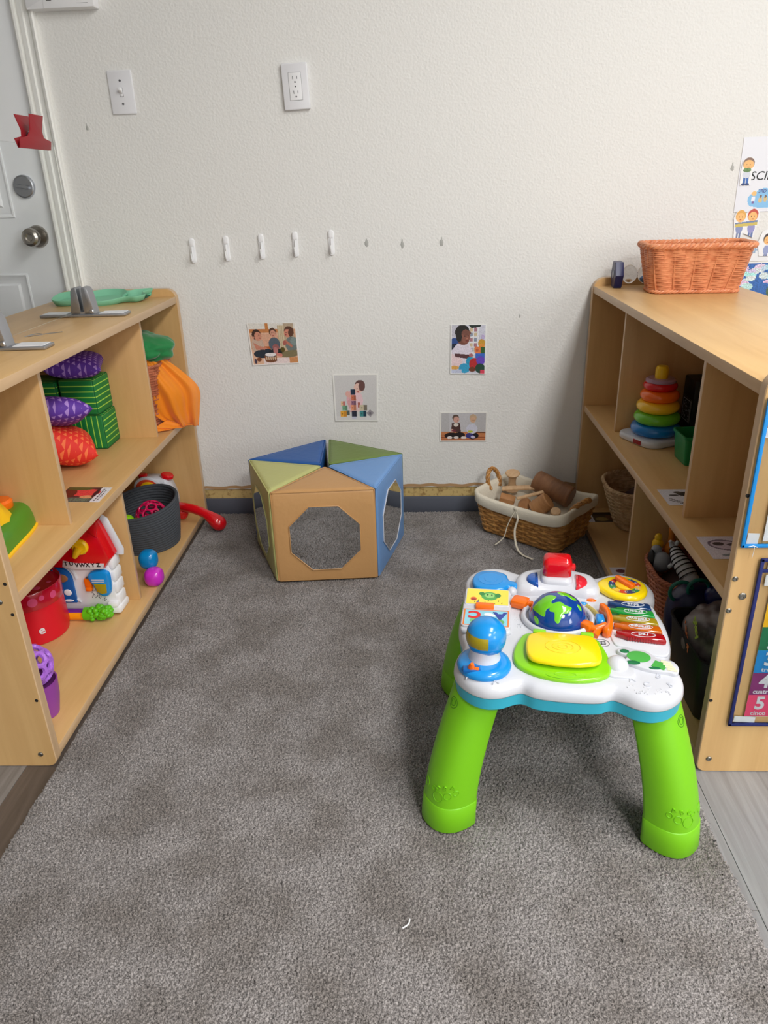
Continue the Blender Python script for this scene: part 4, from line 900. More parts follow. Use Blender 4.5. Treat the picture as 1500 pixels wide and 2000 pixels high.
# orange handles around the globe
b = nb(); box(b, (-.078, .050, TZ+.010), (.034, .030, .018), .006, rot=(0, 0, -.35)); box(b, (-.062, .046, TZ+.008), (.02, .014, .014), .004); on('orange_knob', b, 'orange', 'orange roller left of the globe')
b = nb(); P = [tuple(p[:2]) for p in smoothpts([(.072, .048, 0), (.082, .050, 0), (.090, .030, 0), (.092, .0, 0), (.088, -.032, 0), (.080, -.044, 0), (.070, -.038, 0), (.078, -.020, 0), (.081, .004, 0), (.079, .028, 0)], 5)]; slab(b, P, TZ, TZ+.020, .004)
tube(b, [(.040, -.020, TZ+.008), (.058, -.030, TZ+.008), (.078, -.018, TZ+.010)], (.009, .008), 10); box(b, (.043, -.022, TZ+.010), (.022, .020, .018), .005, rot=(0, 0, -.6)); tube(b, [(.055, -.045, TZ+.004), (.062, -.03, TZ+.007)], .007, 10)
on('orange_handle', b, 'orange', 'orange handle right of the globe')
b = nb(); pts = [(-.008+.078*math.cos(a_), .012+.074*math.sin(a_), TZ+.003) for a_ in [math.radians(-12+6*i) for i in range(10)]]; tube(b, pts, (.006, .003), 8); on('track', b, pm('track_yellow', (214, 196, 110), .4), 'pale yellow curved track')
b = nb(); box(b, (.070, .006, TZ+.009), (.016, .028, .012), .004); on('blue_roller', b, 'blue', 'small blue roller')
b = nb(); ball(b, (.045, .076, TZ), (.009, .005, .003), 14, 8); on('blue_bead', b, 'blue', 'tiny blue raised shape')
b = nb(); ball(b, (.062, .090, TZ), (.010, .006, .003), 14, 8); on('orange_bead', b, 'orange', 'tiny orange raised shape')
# console at the back with red bell
b = nb(); P = [tuple(p[:2]) for p in smoothpts([(-.085, .10, 0), (-.060, .092, 0), (-.035, .098, 0), (0, .100, 0), (.030, .098, 0), (.055, .094, 0), (.078, .105, 0), (.080, .14, 0), (.062, .172, 0), (0, .19, 0), (-.064, .175, 0), (-.088, .14, 0)], 5)]
loft(b, P, [(TZ-.002, 0), (TZ+.006, 0), (TZ+.013, .003), (TZ+.018, .008), (TZ+.020, .014)]); slab(b, rrect(.064, .064, .014, 5, -.005, .142), TZ-.001, TZ+.031, .008); con = on('console', b, 'white', 'white raised console')
b = nb(); slab(b, rrect(.058, .040, .012, 6, 0, 0), .0, .046, .012, mt=Matrix.Translation((-.005, .142, TZ+.026)) @ Matrix.Rotation(.1, 4, 'X')); lathe(b, [(.008, 0), (.008, .006), (.005, .008)], 16, (.0235, .140, TZ+.046), Matrix.Rotation(PI/2, 4, 'Y')); on('red_bell', b, 'red', 'glossy red knob on top of the console')
for sx_, mt_, cl, lb in ((-1, None, 'btn_blue', 'dark blue half round button'), (1, None, 'btn_red', 'red half round button')):
    if cl not in M: M[cl] = pm(cl, (16, 84, 170) if sx_ < 0 else (222, 40, 56), .15, coat=.6)
    b = nb(); cx = -.005+sx_*.037; P = [(cx, .102), (cx, .152)]+[(cx+sx_*(.024*math.sin(q)), .127+.025*math.cos(q)) for q in [PI*j/10 for j in range(1, 10)]]
    if sx_ < 0: P = P[::-1]
    slab(b, P, TZ+.002, TZ+.0265, .006); on('half_button', b, cl, lb)
# clock top right
b = nb(); P = [tuple(p[:2]) for p in smoothpts([(.082, .152, 0), (.076, .138, 0), (.083, .118, 0), (.106, .094, 0), (.135, .088, 0), (.162, .100, 0), (.174, .126, 0), (.168, .155, 0), (.146, .172, 0), (.118, .174, 0), (.096, .166, 0)], 5)]
slab(b, P, TZ, TZ+.014, .006); ck = on('clock', b, 'yellow', 'yellow toy clock')
a_ring = nb(); n = 12; cc = [(214, 70, 40), (40, 60, 110), (60, 140, 80), (240, 196, 60)]
ms = [pm('clock_segment', c_, .35) for c_ in cc]
for i in range(n):
    a0 = 2*PI*i/n; a1 = 2*PI*(i+1)/n; ctr = Vector((.130, .132, TZ+.0141)); P = []
    pts = [ctr+Vector((r*math.cos(q), r*math.sin(q), 0)) for r, q in ((.020, a0), (.032, a0), (.032, (a0+a1)/2), (.032, a1), (.020, a1))]
    f = a_ring.faces.new([a_ring.verts.new(p+Vector((0, 0, .0004))) for p in pts]); f.material_index = i % 4
obj('number_ring', a_ring, ms, ck, smooth=False)
for i in range(12):
    q = PI/2-2*PI*(i+1)/12+PI; text('clock_number', str(i+1), .0085, 'white2', ck, Matrix.Translation((.130+.026*math.cos(q), .132+.026*math.sin(q), TZ+.0150)) @ Matrix.Rotation(PI, 4, 'Z'), ext=.0002)
b = nb(); lathe(b, [(.019, .0), (.019, .003), (.016, .005)], 28, (.130, .132, TZ+.014)); obj('clock_hub', b, 'yellow2', ck)
b = nb(); P = [tuple(p[:2]) for p in smoothpts([(.146, .118, 0), (.148, .126, 0), (.138, .136, 0), (.130, .148, 0), (.118, .156, 0), (.112, .150, 0), (.120, .136, 0), (.128, .124, 0), (.138, .114, 0)], 4)]; slab(b, P, TZ+.017, TZ+.026, .003); obj('clock_hand', b, 'orange', ck)
# crayon keys
kc = [('key_blue', (10, 62, 120), 'blue'), ('key_green', (20, 158, 62), 'green'), ('key_yellow', (176, 152, 30), 'yellow'), ('key_orange', (216, 104, 10), 'orange'), ('key_red', (176, 12, 24), 'red')]
kp = nb(); P = [tuple(p[:2]) for p in smoothpts([(.088, .078, 0), (.13, .084, 0), (.172, .080, 0), (.180, .03, 0), (.182, -.07, 0), (.160, -.092, 0), (.11, -.072, 0), (.086, -.052, 0)], 5)]; slab(kp, P, TZ-.002, TZ+.003, .002); on('key_bed', kp, 'white')
for i, (nm, c_, w_) in enumerate(kc):
    M[nm] = pm(nm, c_, .12, trans=.25, coat=.6)
    x0 = .090+.001*i; x1 = .168+.0022*i; yc = .0655-.0262*i; h_ = .0124; zz = TZ+.003
    P = [(x0, yc-.004), (x0, yc+.005), (x0+.010, yc+.007), (x0+.015, yc+h_), (x1-.003, yc+h_-.002), (x1, yc+h_-.006), (x1+.001, yc-h_+.003), (x1-.003, yc-h_), (x0+.015, yc-h_+.002), (x0+.010, yc-.007)]
    P = [(x, y-.10*(x-x0)) for x, y in P][::-1]
    b = nb(); slab(b, P, zz, zz+.011, .003)
    for q in range(12):
        xx = x0+.019+q*.0045; box(b, (xx, yc-h_-.10*(xx-x0)-.0002+.001, zz+.005), (.0014, .0012, .008))
    k = on('piano_key', b, nm, w_+' crayon shaped key')
    ce = Vector((x0+.046, yc-.0052, zz+.0112)); pts = [ce+Vector((.021*math.cos(t_), .0078*math.sin(t_), 0)) for t_ in [2*PI*j/28 for j in range(28)]]
    b = nb(); tube(b, pts, .0007, 5, True); obj('key_outline', b, 'white2', k)
    text('key_word', w_, .0125, 'white2', k, Matrix.Translation(ce) @ Matrix.Rotation(PI-.10, 4, 'Z'), ext=.0003, bold=.0003)
# yellow pad on green base in front
b = nb(); P = [tuple(p[:2]) for p in smoothpts([(-.062, -.052, 0), (-.080, -.075, 0), (-.090, -.115, 0), (-.086, -.150, 0), (-.062, -.172, 0), (-.030, -.184, 0), (0, -.187, 0), (.030, -.184, 0), (.056, -.174, 0), (.072, -.155, 0), (.074, -.120, 0), (.066, -.080, 0), (.052, -.055, 0), (0, -.050, 0)], 5)]
slab(b, P, TZ-.002, TZ+.008, .004); gb = on('pad_base', b, 'limepad', 'bright green base of the drum pad')
b = nb(); pts = [Vector((-.004+.032*math.cos(q), -.176+.009*math.sin(q), TZ+.0078)) for q in [PI+PI*j/16 for j in range(17)]]; tube(b, pts, .0007, 5); tube(b, [Vector((-.004+.018*math.cos(q), -.174+.006*math.sin(q), TZ+.0079)) for q in [2*PI*j/24 for j in range(24)]], .0006, 5, True); obj('base_relief', b, 'lime', gb)
b = nb(); P = [tuple(p[:2]) for p in smoothpts([(-.056, -.070, 0), (-.066, -.085, 0), (-.069, -.120, 0), (-.062, -.150, 0), (-.035, -.160, 0), (0, -.163, 0), (.030, -.160, 0), (.052, -.150, 0), (.059, -.130, 0), (.057, -.095, 0), (.050, -.072, 0), (.03, -.066, 0), (-.03, -.064, 0)], 5)]
mt = Matrix.Translation((0, -.064, TZ+.008)) @ Matrix.Rotation(-.03, 4, 'X') @ Matrix.Translation((0, .064, 0))
slab(b, P, 0.002, .012, .004, mt=mt); yp = on('drum_pad', b, 'yellow', 'yellow drum pad')
b = nb()
for r1, r2 in ((.030, .021), (.018, .012), (.008, .006)):
    tube(b, [mt @ Vector((-.006+r1*math.cos(q), -.112+r2*math.sin(q), .0121)) for q in [2*PI*j/40 for j in range(40)]], .0005, 5, True)
obj('pad_relief', b, pm('pad_line', (232, 196, 6), .3), yp)
for x in (-.044, .040):
    b = nb(); box(b, (x, -.060, TZ+.014), (.024, .012, .010), .003); on('pad_hinge', b, 'limepad', 'green hinge block')
# tower with blue head
tx, ty = -.140, -.150
b = nb(); lathe(b, [(.046, 0), (.047, .004), (.044, .010), (.038, .013), (.030, .0135)], 48, (tx, ty-.004, TZ)); on('tower_base', b, 'blue', 'blue disc under the light tower')
b = nb(); lathe(b, [(.028, 0), (.026, .006), (.024, .026), (.026, .030)], 36, (tx, ty+.004, TZ+.013)); on('tower_neck', b, 'white')
b = nb(); lathe(b, [(.024, -.024), (.030, -.021), (.0338, -.010), (.0346, .0), (.0335, .010), (.029, .019), (.021, .0265), (.011, .030), (.0, .031)], 44, (tx+.002, ty+.010, TZ+.053), cap1=False); th = on('tower_head', b, 'blue', 'blue dome light')
b = nb(); rows = []
for i in range(9):
    el = math.radians(-36+i*7.5); rows.append([Vector((tx+.002+.0356*math.cos(el)*math.cos(az), ty+.010+.0356*math.cos(el)*math.sin(az), TZ+.053+.0310*math.sin(el))) for az in [math.radians(188+7.5*j) for j in range(13)]])
grid_faces(b, rows, False); obj('head_window', b, 'olive', th, label='amber window')
b = nb()
for el0 in (-5, 22, 46):
    el = math.radians(el0); tube(b, [Vector((tx+.002+.0340*math.cos(el)*math.cos(az), ty+.010+.0340*math.cos(el)*math.sin(az), TZ+.053+.0295*math.sin(el))) for az in [2*PI*j/40 for j in range(40)]], .0005, 5, True)
obj('head_seams', b, pm('blue_seam', (12, 110, 186), .3), th)
b = nb(); box(b, (tx-.020, ty-.034, TZ+.0115), (.030, .014, .008), .002, rot=(0, 0, .1)); on('slider_slot', b, pm('slot_blue', (10, 96, 170), .3))
b = nb(); tube(b, [(tx-.022, ty-.034, TZ+.010), (tx-.020, ty-.036, TZ+.020), (tx-.019, ty-.038, TZ+.026)], [.005, .0055, .003], 12); box(b, (tx-.014, ty-.036, TZ+.0145), (.014, .007, .005), .002); on('slider', b, 'orange', 'small orange slider')
# plaque with a plain green shape and the white bump
b = nb(); P = [tuple(p[:2]) for p in smoothpts([(.090, -.086, 0), (.104, -.078, 0), (.120, -.082, 0), (.138, -.084, 0), (.150, -.098, 0), (.158, -.108, 0), (.178, -.110, 0), (.186, -.128, 0), (.180, -.146, 0), (.164, -.144, 0), (.146, -.142, 0), (.130, -.138, 0), (.114, -.130, 0), (.100, -.118, 0), (.104, -.104, 0), (.094, -.096, 0)], 5)]
slab(b, P, TZ-.002, TZ+.007, .002); pq = on('picture_plaque', b, 'white', 'white plaque with a green shape')
M['leafg'] = pm('leaf_green', (74, 168, 72), .4); M['leafd'] = pm('leaf_dark', (24, 110, 66), .4); M['cream'] = pm('cream_print', (250, 240, 196), .4)
b = nb(); ball(b, (.124, -.105, TZ+.0072), (.020, .017, .0008), 26, 6); box(b, (.155, -.127, TZ+.0072), (.022, .020, .0006), mi=0, rot=(0, 0, -.5)); obj('green_shape', b, 'leafg', pq)
b = nb(); ball(b, (.102, -.091, TZ+.0073), (.008, .006, .0008), 16, 6); ball(b, (.112, -.124, TZ+.0074), (.012, .006, .0008), 16, 6); ball(b, (.146, -.136, TZ+.0073), (.010, .004, .0008), 16, 6); obj('dark_leaf', b, 'leafd', pq)
b = nb()
for i in range(4): box(b, (.168+.0022*i-.001, -.117-.0072*i, TZ+.0077), (.016, .0055, .0006), rot=(0, 0, -.25))
obj('cream_stripes', b, 'cream', pq)
b = nb(); ball(b, (.086, -.128, TZ+.001), (.019, .021, .017), 26, 16); slab(b, rrect(.05, .034, .014, 5, .088, -.146), TZ-.002, TZ+.004, .002); on('round_button', b, 'white', 'smooth white dome button')
lg = nb(); pts = [Vector((.067+.0135*math.cos(q), -.060+.0115*math.sin(q), TZ+.0003)) for q in [2*PI*j/30 for j in range(30)]]; tube(lg, pts, .0006, 5, True)
for i in range(3): box(lg, (.067, -.055-.0045*i, TZ+.0004), (.016-.002*abs(i-1), .0018, .0006))
for x in (.061, .067, .073): box(lg, (x, -.060, TZ+.0004), (.0012, .010, .0006))
on('round_emblem', lg, 'grey_slot', 'small round outlined emblem')
# ================================================================== LEFT CABINET: WHAT IS IN IT
S, B = .390, .017
def setm(o, loc, rot): o.location = loc; o.rotation_euler = rot; return o
M['stripe_h'] = stripe_mat('green_stripes_level', (14, 124, 56), (160, 218, 76), 2, .0165, .19)
M['stripe_v'] = stripe_mat('green_stripes_upright', (14, 124, 56), (160, 218, 76), 0, .0165, .17)
M['stripe_top'] = stripe_mat('green_stripes_top', (14, 124, 56), (160, 218, 76), 1, .0165, .17)
def block(loc, rz, mats, lab, s=.103):
    b = nb(); box(b, (0, 0, s/2), (s, s, s), .006, 3); bmesh.ops.recalc_face_normals(b, faces=b.faces[:])
    for f in b.faces: n = f.normal; f.material_index = 2 if abs(n.z) > .7 else (1 if abs(n.y) > .7 else 0)
    o = obj('striped_cube', b, mats, None, loc, (0, 0, rz), label=lab, cat='soft block', group='green striped soft cubes in the left cabinet')
    b = nb(); h = s/2-.001
    for z in (.002, s-.002): tube(b, [(x, y, z) for x, y in rrect(2*h, 2*h, .006)], .0013, 5, True)
    for x in (-h, h):
        for y in (-h, h): tube(b, [(x*.985, y*.985, .004), (x*.985, y*.985, s-.004)], .0013, 5)
    obj('seam', b, pm('green_seam', (10, 96, 44), .6), o); return o
block((-.974, 2.075, S+.001), .02, ['stripe_h', 'stripe_v', 'stripe_top'], 'lower green striped soft cube with upright stripes on its front, under the other cube')
block((-.978, 2.072, S+.106), -.03, ['stripe_h', 'stripe_h', 'stripe_top'], 'upper green striped soft cube under the purple pillow, nearest the shelf edge')
block((-1.085, 2.072, S+.001), .0, ['stripe_h', 'stripe_h', 'stripe_top'], 'green striped soft cube at the back bottom of the left cabinet, behind the pillows', .1)
block((-1.090, 2.070, S+.103), .0, ['stripe_h', 'stripe_h', 'stripe_top'], 'green striped soft cube at the back top, left of a dark gap', .1)
def pillow(loc, rot, sx, sy, sz, mat, lab, grp, rep=7, nx=28):
    b = nb(); uvl = b.loops.layers.uv.new('UVMap'); V = {}
    for side in (0, 1):
        for j in range(nx+1):
            for i in range(nx+1):
                u, v = i/nx*2-1, j/nx*2-1; edge = i in (0, nx) or j in (0, nx)
                if side and edge: V[(1, i, j)] = V[(0, i, j)]; continue
                h = (max(0, (1-abs(u)**2.6)*(1-abs(v)**2.6)))**.48
                pin = 1-.07*(1-abs(v)**2)*abs(u)**3; pin2 = 1-.07*(1-abs(u)**2)*abs(v)**3
                wr = .05*math.sin(u*9+v*5)*(1-h)
                V[(side, i, j)] = b.verts.new((u*sx/2*pin, v*sy/2*pin2, (1 if side == 0 else -1)*sz/2*(h+wr*h)))
    for side in (0, 1):
        for j in range(nx):
            for i in range(nx):
                ids = [(i, j), (i+1, j), (i+1, j+1), (i, j+1)]; 
                if side: ids = ids[::-1]
                f = b.faces.new([V[(side, a, c)] for a, c in ids])
                for l, (a, c) in zip(f.loops, ids): l[uvl].uv = (a/nx*rep/7, c/nx*rep/7)
    return obj('bean_bag', b, mat, None, loc, rot, label=lab, cat='bean bag', group=grp, ang=60)
M['tri_p'] = tri_mat('purple_triangles', (92, 48, 160), (172, 136, 214), 10.0); M['tri_r'] = tri_mat('red_triangles', (226, 44, 30), (246, 116, 62), 12.0)
gp = 'patterned bean bags in the left cabinet'
pillow((-.985, 2.055, .636), (.05, .06, .30), .150, .150, .068, 'tri_p', 'purple triangle patterned bean bag on top of the green striped cubes', gp)
pillow((-1.112, 1.93, .640), (.9, .0, .05), .09, .15, .05, 'tri_p', 'purple bean bag at the back of the left cabinet, just left of the topmost one', gp)
pillow((-.980, 1.862, .552), (-.36, .22, .62), .170, .170, .074, 'tri_p', 'purple triangle patterned bean bag lying on the red one', gp)
pillow((-.995, 1.893, .452), (-.12, .34, .45), .185, .195, .108, 'tri_r', 'red bean bag with orange triangles at the bottom of the pile', gp, rep=7)
# cards taped on the shelf
def card(P, art, lab, z=S, name='picture_card', grp='picture cards taped to the shelves'):
    art.mesh(name, [(x, y, z+.0004) for x, y in P], None, label=lab, cat='card', group=grp, thick=.0004)
a = Art(96, 70, (60, 50, 46)); a.rect(.78, 0, 1, 1, (234, 234, 240)).rect(0, 0, .78, .3, (74, 96, 84)).ell(.5, .62, .34, .24, (232, 74, 70), .15).ell(.62, .34, .16, .10, (226, 160, 110)).ell(.15, .55, .16, .3, (96, 48, 30)).ell(.3, .9, .3, .12, (60, 96, 44)).ell(.75, .6, .05, .3, (40, 28, 36)).ell(.1, .12, .2, .1, (120, 60, 84))
for i in range(7): a.rect(.84, .08+.12*i, .875, .16+.12*i, (50, 50, 60)).rect(.91, .14+.1*i, .935, .20+.1*i, (70, 70, 80))
for i in range(12): a.rect(.3+.035*i, .06, .31+.035*i, .24, (120, 170, 130))
a.noise(.25, 9); card([(-.905, 1.722), (-.790, 1.716), (-.787, 1.620), (-.902, 1.624)], a, 'picture card with a red shape and printed words, below the red bean bag')
a = Art(60, 44, (236, 234, 238)); a.ell(.5, .5, .3, .36, (70, 70, 110)).ell(.5, .5, .2, .22, (150, 160, 190)).ell(.46, .56, .08, .1, (220, 222, 230))
card([(-.855, 2.300), (-.784, 2.290), (-.790, 2.235), (-.860, 2.245)], a, 'white card with a dark round picture under the orange scarf')
# scarves in a reddish basket
g, r_ = basket('scarf_basket', 'reddish wicker basket holding the scarves in the upper right cell of the left cabinet', 'basket', (-.945, 2.252, S), 0, .235, .145, .215, .030, 28, 26, 'wick_s', strand=.0026, rim=.004)
M['scarf_g'] = pm('green_scarf', (10, 120, 58), .75, bump=(40, .4, .004), sheen=.4)
def crumple(name, c, r, mat, seed, lab, cat='scarf', sub=5, k=.25, grp=None, parent=None):
    b = nb(); bmesh.ops.create_icosphere(b, subdivisions=sub, radius=1); from mathutils import noise as NZ
    off = Vector((seed*3.1, seed*1.7, seed))
    for v in b.verts:
        p = v.co.copy(); n = abs(NZ.noise(p*1.3+off))*1.3+abs(NZ.noise(p*2.4+off))*.4
        v.co = p*(1+k*(n-.5)); v.co = Vector((v.co.x*r[0], v.co.y*r[1], v.co.z*r[2]))
    bmesh.ops.translate(b, vec=c, verts=b.verts); return obj(name, b, mat, parent, label=lab, cat=cat, group=grp, ang=70)
o = crumple('scarf', (-.868, 2.245, .642), (.115, .085, .048), 'scarf_g', 3, 'green scarf bunched on top of the reddish basket', grp='play scarves')
M['scarf_o'] = pm('sheer_orange', (253, 150, 14), .6, alpha=.72, sheen=.3)
def cloth(name, L, R, mat, lab, cat, n=30, fold=.013, nf=4.0, grp=None, seed=1):
    Lp = smoothpts(L, 8, False); Rp = smoothpts(R, 8, False); rows = []
    for j, (a_, c_) in enumerate(zip(Lp, Rp)):
        t = j/(len(Lp)-1); row = []
        d = (c_-a_); nrm = d.cross(Vector((0, 0, 1))).normalized() if d.length > 1e-6 else Vector((0, 1, 0))
        for i in range(n+1):
            u = i/n; row.append(a_+d*u+nrm*(fold*math.sin(u*PI*nf+t*1.3+seed)*(.35+t)*math.sin(PI*min(1, u*1.0+.02)) + .4*fold*math.sin(u*PI*nf*2.3+seed*2)))
        rows.append(row)
    b = nb(); grid_faces(b, rows, False); o = obj(name, b, mat, None, label=lab, cat=cat, group=grp, ang=70)
    md = o.modifiers.new('thickness', 'SOLIDIFY'); md.thickness = .0006; return o
cloth('scarf', [(-.865, 2.165, .618), (-.858, 2.155, .56), (-.845, 2.160, .50), (-.826, 2.190, .440), (-.800, 2.225, .405)],
      [(-.792, 2.235, .613), (-.748, 2.250, .572), (-.700, 2.262, .510), (-.706, 2.262, .440), (-.717, 2.262, .384)], 'scarf_o', 'sheer orange scarf hanging out of the reddish basket over the shelf edge', 'scarf', grp='play scarves')
cloth('scarf_corner', [(-.85, 2.150, .40), (-.82, 2.17, .396), (-.79, 2.19, .3945)], [(-.80, 2.215, .42), (-.76, 2.235, .40), (-.724, 2.27, .388)], 'scarf_o', 'loose', 'scarf', n=10, fold=.004)
bpy.data.objects['scarf_corner'].parent = bpy.data.objects['scarf.001']
for k_ in ('label', 'category'): del bpy.data.objects['scarf_corner'][k_]
# green and yellow toy in the near upper cell
g = thing('pop_up_toy', 'green toy with yellow and orange pieces in the near upper cell of the left cabinet', 'toy', (-.945, 1.405, S+.0005), .03)
M['grass'] = pm('toy_grass_green', (70, 136, 26), .32, coat=.3)
P = [tuple(p[:2]) for p in smoothpts([(.078, -.13, 0), (.080, -.02, 0), (.074, .06, 0), (.058, .104, 0), (.020, .118, 0), (-.04, .118, 0), (-.075, .09, 0), (-.08, 0, 0), (-.078, -.13, 0), (0, -.136, 0)], 4)]
b = nb(); loft(b, P, [(0, -.003), (.005, -.004), (.008, -.001)]); obj('toy_base', b, 'yellow2', g)
b = nb(); loft(b, P, [(.007, 0), (.03, .002), (.046, .007), (.056, .017), (.058, .026)]); obj('toy_body', b, 'grass', g, ang=50)
b = nb(); P2 = [(.052, -.10), (.058, -.015), (.050, .012), (.02, .016), (-.03, .01), (-.03, -.10)]; loft(b, P2, [(.05, -.008), (.060, -.006), (.090, .008), (.094, .014)]); obj('toy_cab', b, 'yellow2', g, ang=50)
b = nb(); lathe(b, [(.027, 0), (.029, .004), (.029, .016), (.024, .021), (.010, .022)], 30, (.012, .052, .056)); obj('toy_funnel', b, 'orange', g)
# ---- bottom shelf of the left cabinet: toy house
g = thing('toy_house', 'white toy learning house with red roof, blue door and orange switch', 'toy house', (-.915, 1.715, B))
yf = -.012
def fr(x, z): return (x+.915, z-B)
def pol(pts): return [fr(x, z) for x, z in pts]
def plate(bm, pts, y0, y1, r=.004, mi=0): slab(bm, pts, 0, y1, r, mi, mt=Matrix.Translation((0, y0, 0)) @ AX['y'])
b = nb(); plate(b, pol([(-1.01, .020), (-.832, .020), (-.836, .165), (-.86, .20), (-.99, .20), (-1.01, .165)]), .040, .048, .006)
for i in range(4): box(b, (.079, .018, .045+.036*i), (.022, .048, .033), .007)
box(b, (.075, .012, .020), (.036, .066, .020), .006); box(b, (.072, .010, .036), (.030, .064, .016), .006)
obj('house_body', b, 'white_pl', g)
b = nb(); plate(b, pol([(-.99, .17), (-.925, .168), (-.842, .168), (-.822, .196), (-.838, .250), (-.852, .292), (-.865, .299), (-.95, .299), (-.985, .2)]), .036, .060, .009); plate(b, pol([(-.845, .262), (-.842, .30), (-.866, .302), (-.868, .28)]), -.02, .010, .004)
obj('roof', b, 'red', g, label='glossy red roof')
b = nb(); tube(b, [(.063, .03, .276), (.072, .03, .27), (.088, .03, .220), (.100, .03, .182), (.098, .028, .170)], (.011, .008), 10); obj('roof_edge', b, 'white', g)
b = nb(); plate(b, pol([(-.955, .176), (-.925, .168), (-.846, .168), (-.840, .184), (-.92, .186), (-.95, .194)]), -.0225, .004, .001); st = obj('letter_strip', b, pm('strip_grey', (214, 208, 210), .4), g)
for i, ch in enumerate('TUVWXYZ'): text('strip_letter', ch, .016, 'black', st, onface((-.943+.0145*i+.915, -.0268, (.1805 if i > 1 else .185)-B)), bold=.0004)
b = nb(); lathe(b, [(.022, 0), (.022, .006), (.018, .010)], 26, (.020, -.024, .218), AX['y'].copy()); tube(b, [(.020, -.032, .218), (.012, -.036, .205), (.004, -.036, .192)], [.011, .010, .006], 12); obj('roof_dial', b, 'yellow2', g)
b = nb(); D = [fr(-.975+.033*math.cos(q), .130+.038*math.sin(q)) for q in [PI*j/12 for j in range(13)]]+[fr(-1.008, .060), fr(-.942, .060)]; plate(b, [(x*1.0, z) for x, z in D], -.008, .010, .003); dr = obj('house_door', b, pm('door_blue', (10, 90, 164), .3), g)
b = nb(); D2 = [fr(-.972+.039*math.cos(q), .130+.044*math.sin(q)) for q in [PI*j/12 for j in range(13)]]; tube(b, [(x, -.010, z) for x, z in D2+[fr(-.933, .058)]], .003, 8); obj('door_frame', b, 'white', g)
b = nb(); ball(b, (*[fr(-.972, 0)[0]], -.019, .137-B), (.021, .002, .013), 20, 8); obj('door_picture', b, pm('brown_picture', (156, 104, 66), .5), dr)
b = nb(); ball(b, (fr(-.960, 0)[0], -.0188, .093-B), (.011, .0016, .010), 16, 8); ball(b, (fr(-.962, 0)[0], -.0188, .068-B), (.014, .0016, .004), 16, 8); obj('door_sticker', b, 'paper', dr)
b = nb(); ball(b, (fr(-.897, 0)[0], -.014, .136-B), (.008, .004, .004), 12, 8); obj('switch_label', b, 'grey_slot', g)
b = nb(); box(b, (fr(-.900, 0)[0], -.013, .118-B), (.020, .012, .032), .003); box(b, (fr(-.897, 0)[0], -.020, .106-B), (.018, .016, .012), .004); obj('switch', b, 'orange', g)
b = nb(); ac = [fr(x, z) for x, z in [(-.877, .158), (-.892, .150), (-.894, .136), (-.886, .118), (-.876, .094), (-.860, .082), (-.842, .090), (-.836, .120), (-.836, .150), (-.850, .160)]]; plate(b, [tuple(p[:2]) for p in smoothpts([(x, z, 0) for x, z in ac], 4)], -.008, .018, .007); acn = obj('acorn_shutter', b, 'blue', g, label='blue acorn shaped shutter')
b = nb(); plate(b, pol([(-.880, .124), (-.874, .100), (-.862, .092), (-.848, .096), (-.846, .122)]), -.024, .0045, .002); obj('shutter_window', b, 'olive', acn)
b = nb(); box(b, (fr(-.866, 0)[0], -.0275, .136-B), (.034, .001, .0022)); box(b, (fr(-.866, 0)[0], -.0275, .130-B), (.034, .001, .0022)); obj('shutter_mark', b, 'white2', acn)
b = nb()
for i in range(60): 
    x = random.uniform(-.90, -.858); ball(b, (x+.915, -.0085, random.uniform(.062, .096)-B), .0011, 6, 4)
obj('speaker_dots', b, 'dark', g)
b = nb(); tube(b, [fr(-1.0, .03)[:1]+(-.032, .018), (fr(-.905, 0)[0], -.032, .018)], .014, 16); obj('band_roll', b, pm('band_purple', (110, 40, 140), .3), g)
b = nb(); tube(b, [(fr(-.975, 0)[0], -.034, .0155), (fr(-.910, 0)[0], -.034, .0155)], .0145, 16); obj('orange_band', b, pm('band_orange', (246, 160, 16), .3), g)
b = nb(); r3 = random.Random(2)
tube(b, [(fr(-.916, 0)[0], -.036, .020), (fr(-.895, 0)[0], -.036, .020)], .0185, 18)
for i in range(110): ball(b, (fr(-.900+.052*r3.random(), 0)[0], -.036+r3.uniform(-.013, .013), .0225+r3.uniform(-.013, .014)), (.0080, .0075, .0070), 10, 6)
obj('bush_roller', b, pm('bush_green', (96, 190, 22), .35), g, label='bumpy green bush roller')
# red bucket
g = thing('red_bucket', 'round red tub with a see-through spotted red lid on the bottom shelf', 'bucket', (-1.028, 1.625, B))
b = nb(); lathe(b, [(.078, 0), (.082, .003), (.085, .02), (.083, .118), (.080, .118), (.080, .02), (.0, .01)], 56, cap1=False); obj('tub', b, pm('tub_red', (218, 16, 40), .35), g)
b = nb(); lathe(b, [(.0850, .104), (.0856, .106), (.0868, .148), (.085, .151), (.0835, .149), (.082, .1415), (.0, .1415)], 56, cap0=False, cap1=False); ld = obj('lid', b, pm('lid_red', (190, 10, 44), .15, coat=.5), g, label='darker translucent red lid')
b = nb()
for az, z, r in ((-.35, .128, .012), (-.08, .133, .007), (-.75, .126, .009), (-1.2, .130, .011), (.3, .128, .010)):
    m_ = Matrix.Rotation(az-.6, 4, 'Z') @ Matrix.Translation((.0858, 0, z)) @ Matrix.Rotation(PI/2, 4, 'Y'); lathe(b, [(r, 0), (r, .0009), (r*.8, .0012)], 22, mt=m_)
for x, y, r in ((.02, .02, .012), (.04, -.02, .009), (-.01, -.04, .013), (.055, .015, .006)): lathe(b, [(r, 0), (r*.9, .0008)], 22, (x, y, .1415))
obj('lid_spots', b, pm('spot_pink', (224, 80, 130), .3), ld)
az = -1.30; tr = Matrix.Rotation(az, 4, 'Z') @ Matrix.Translation((.0856, 0, .048)) @ Matrix.Rotation(PI/2, 4, 'Z') @ AX['y']
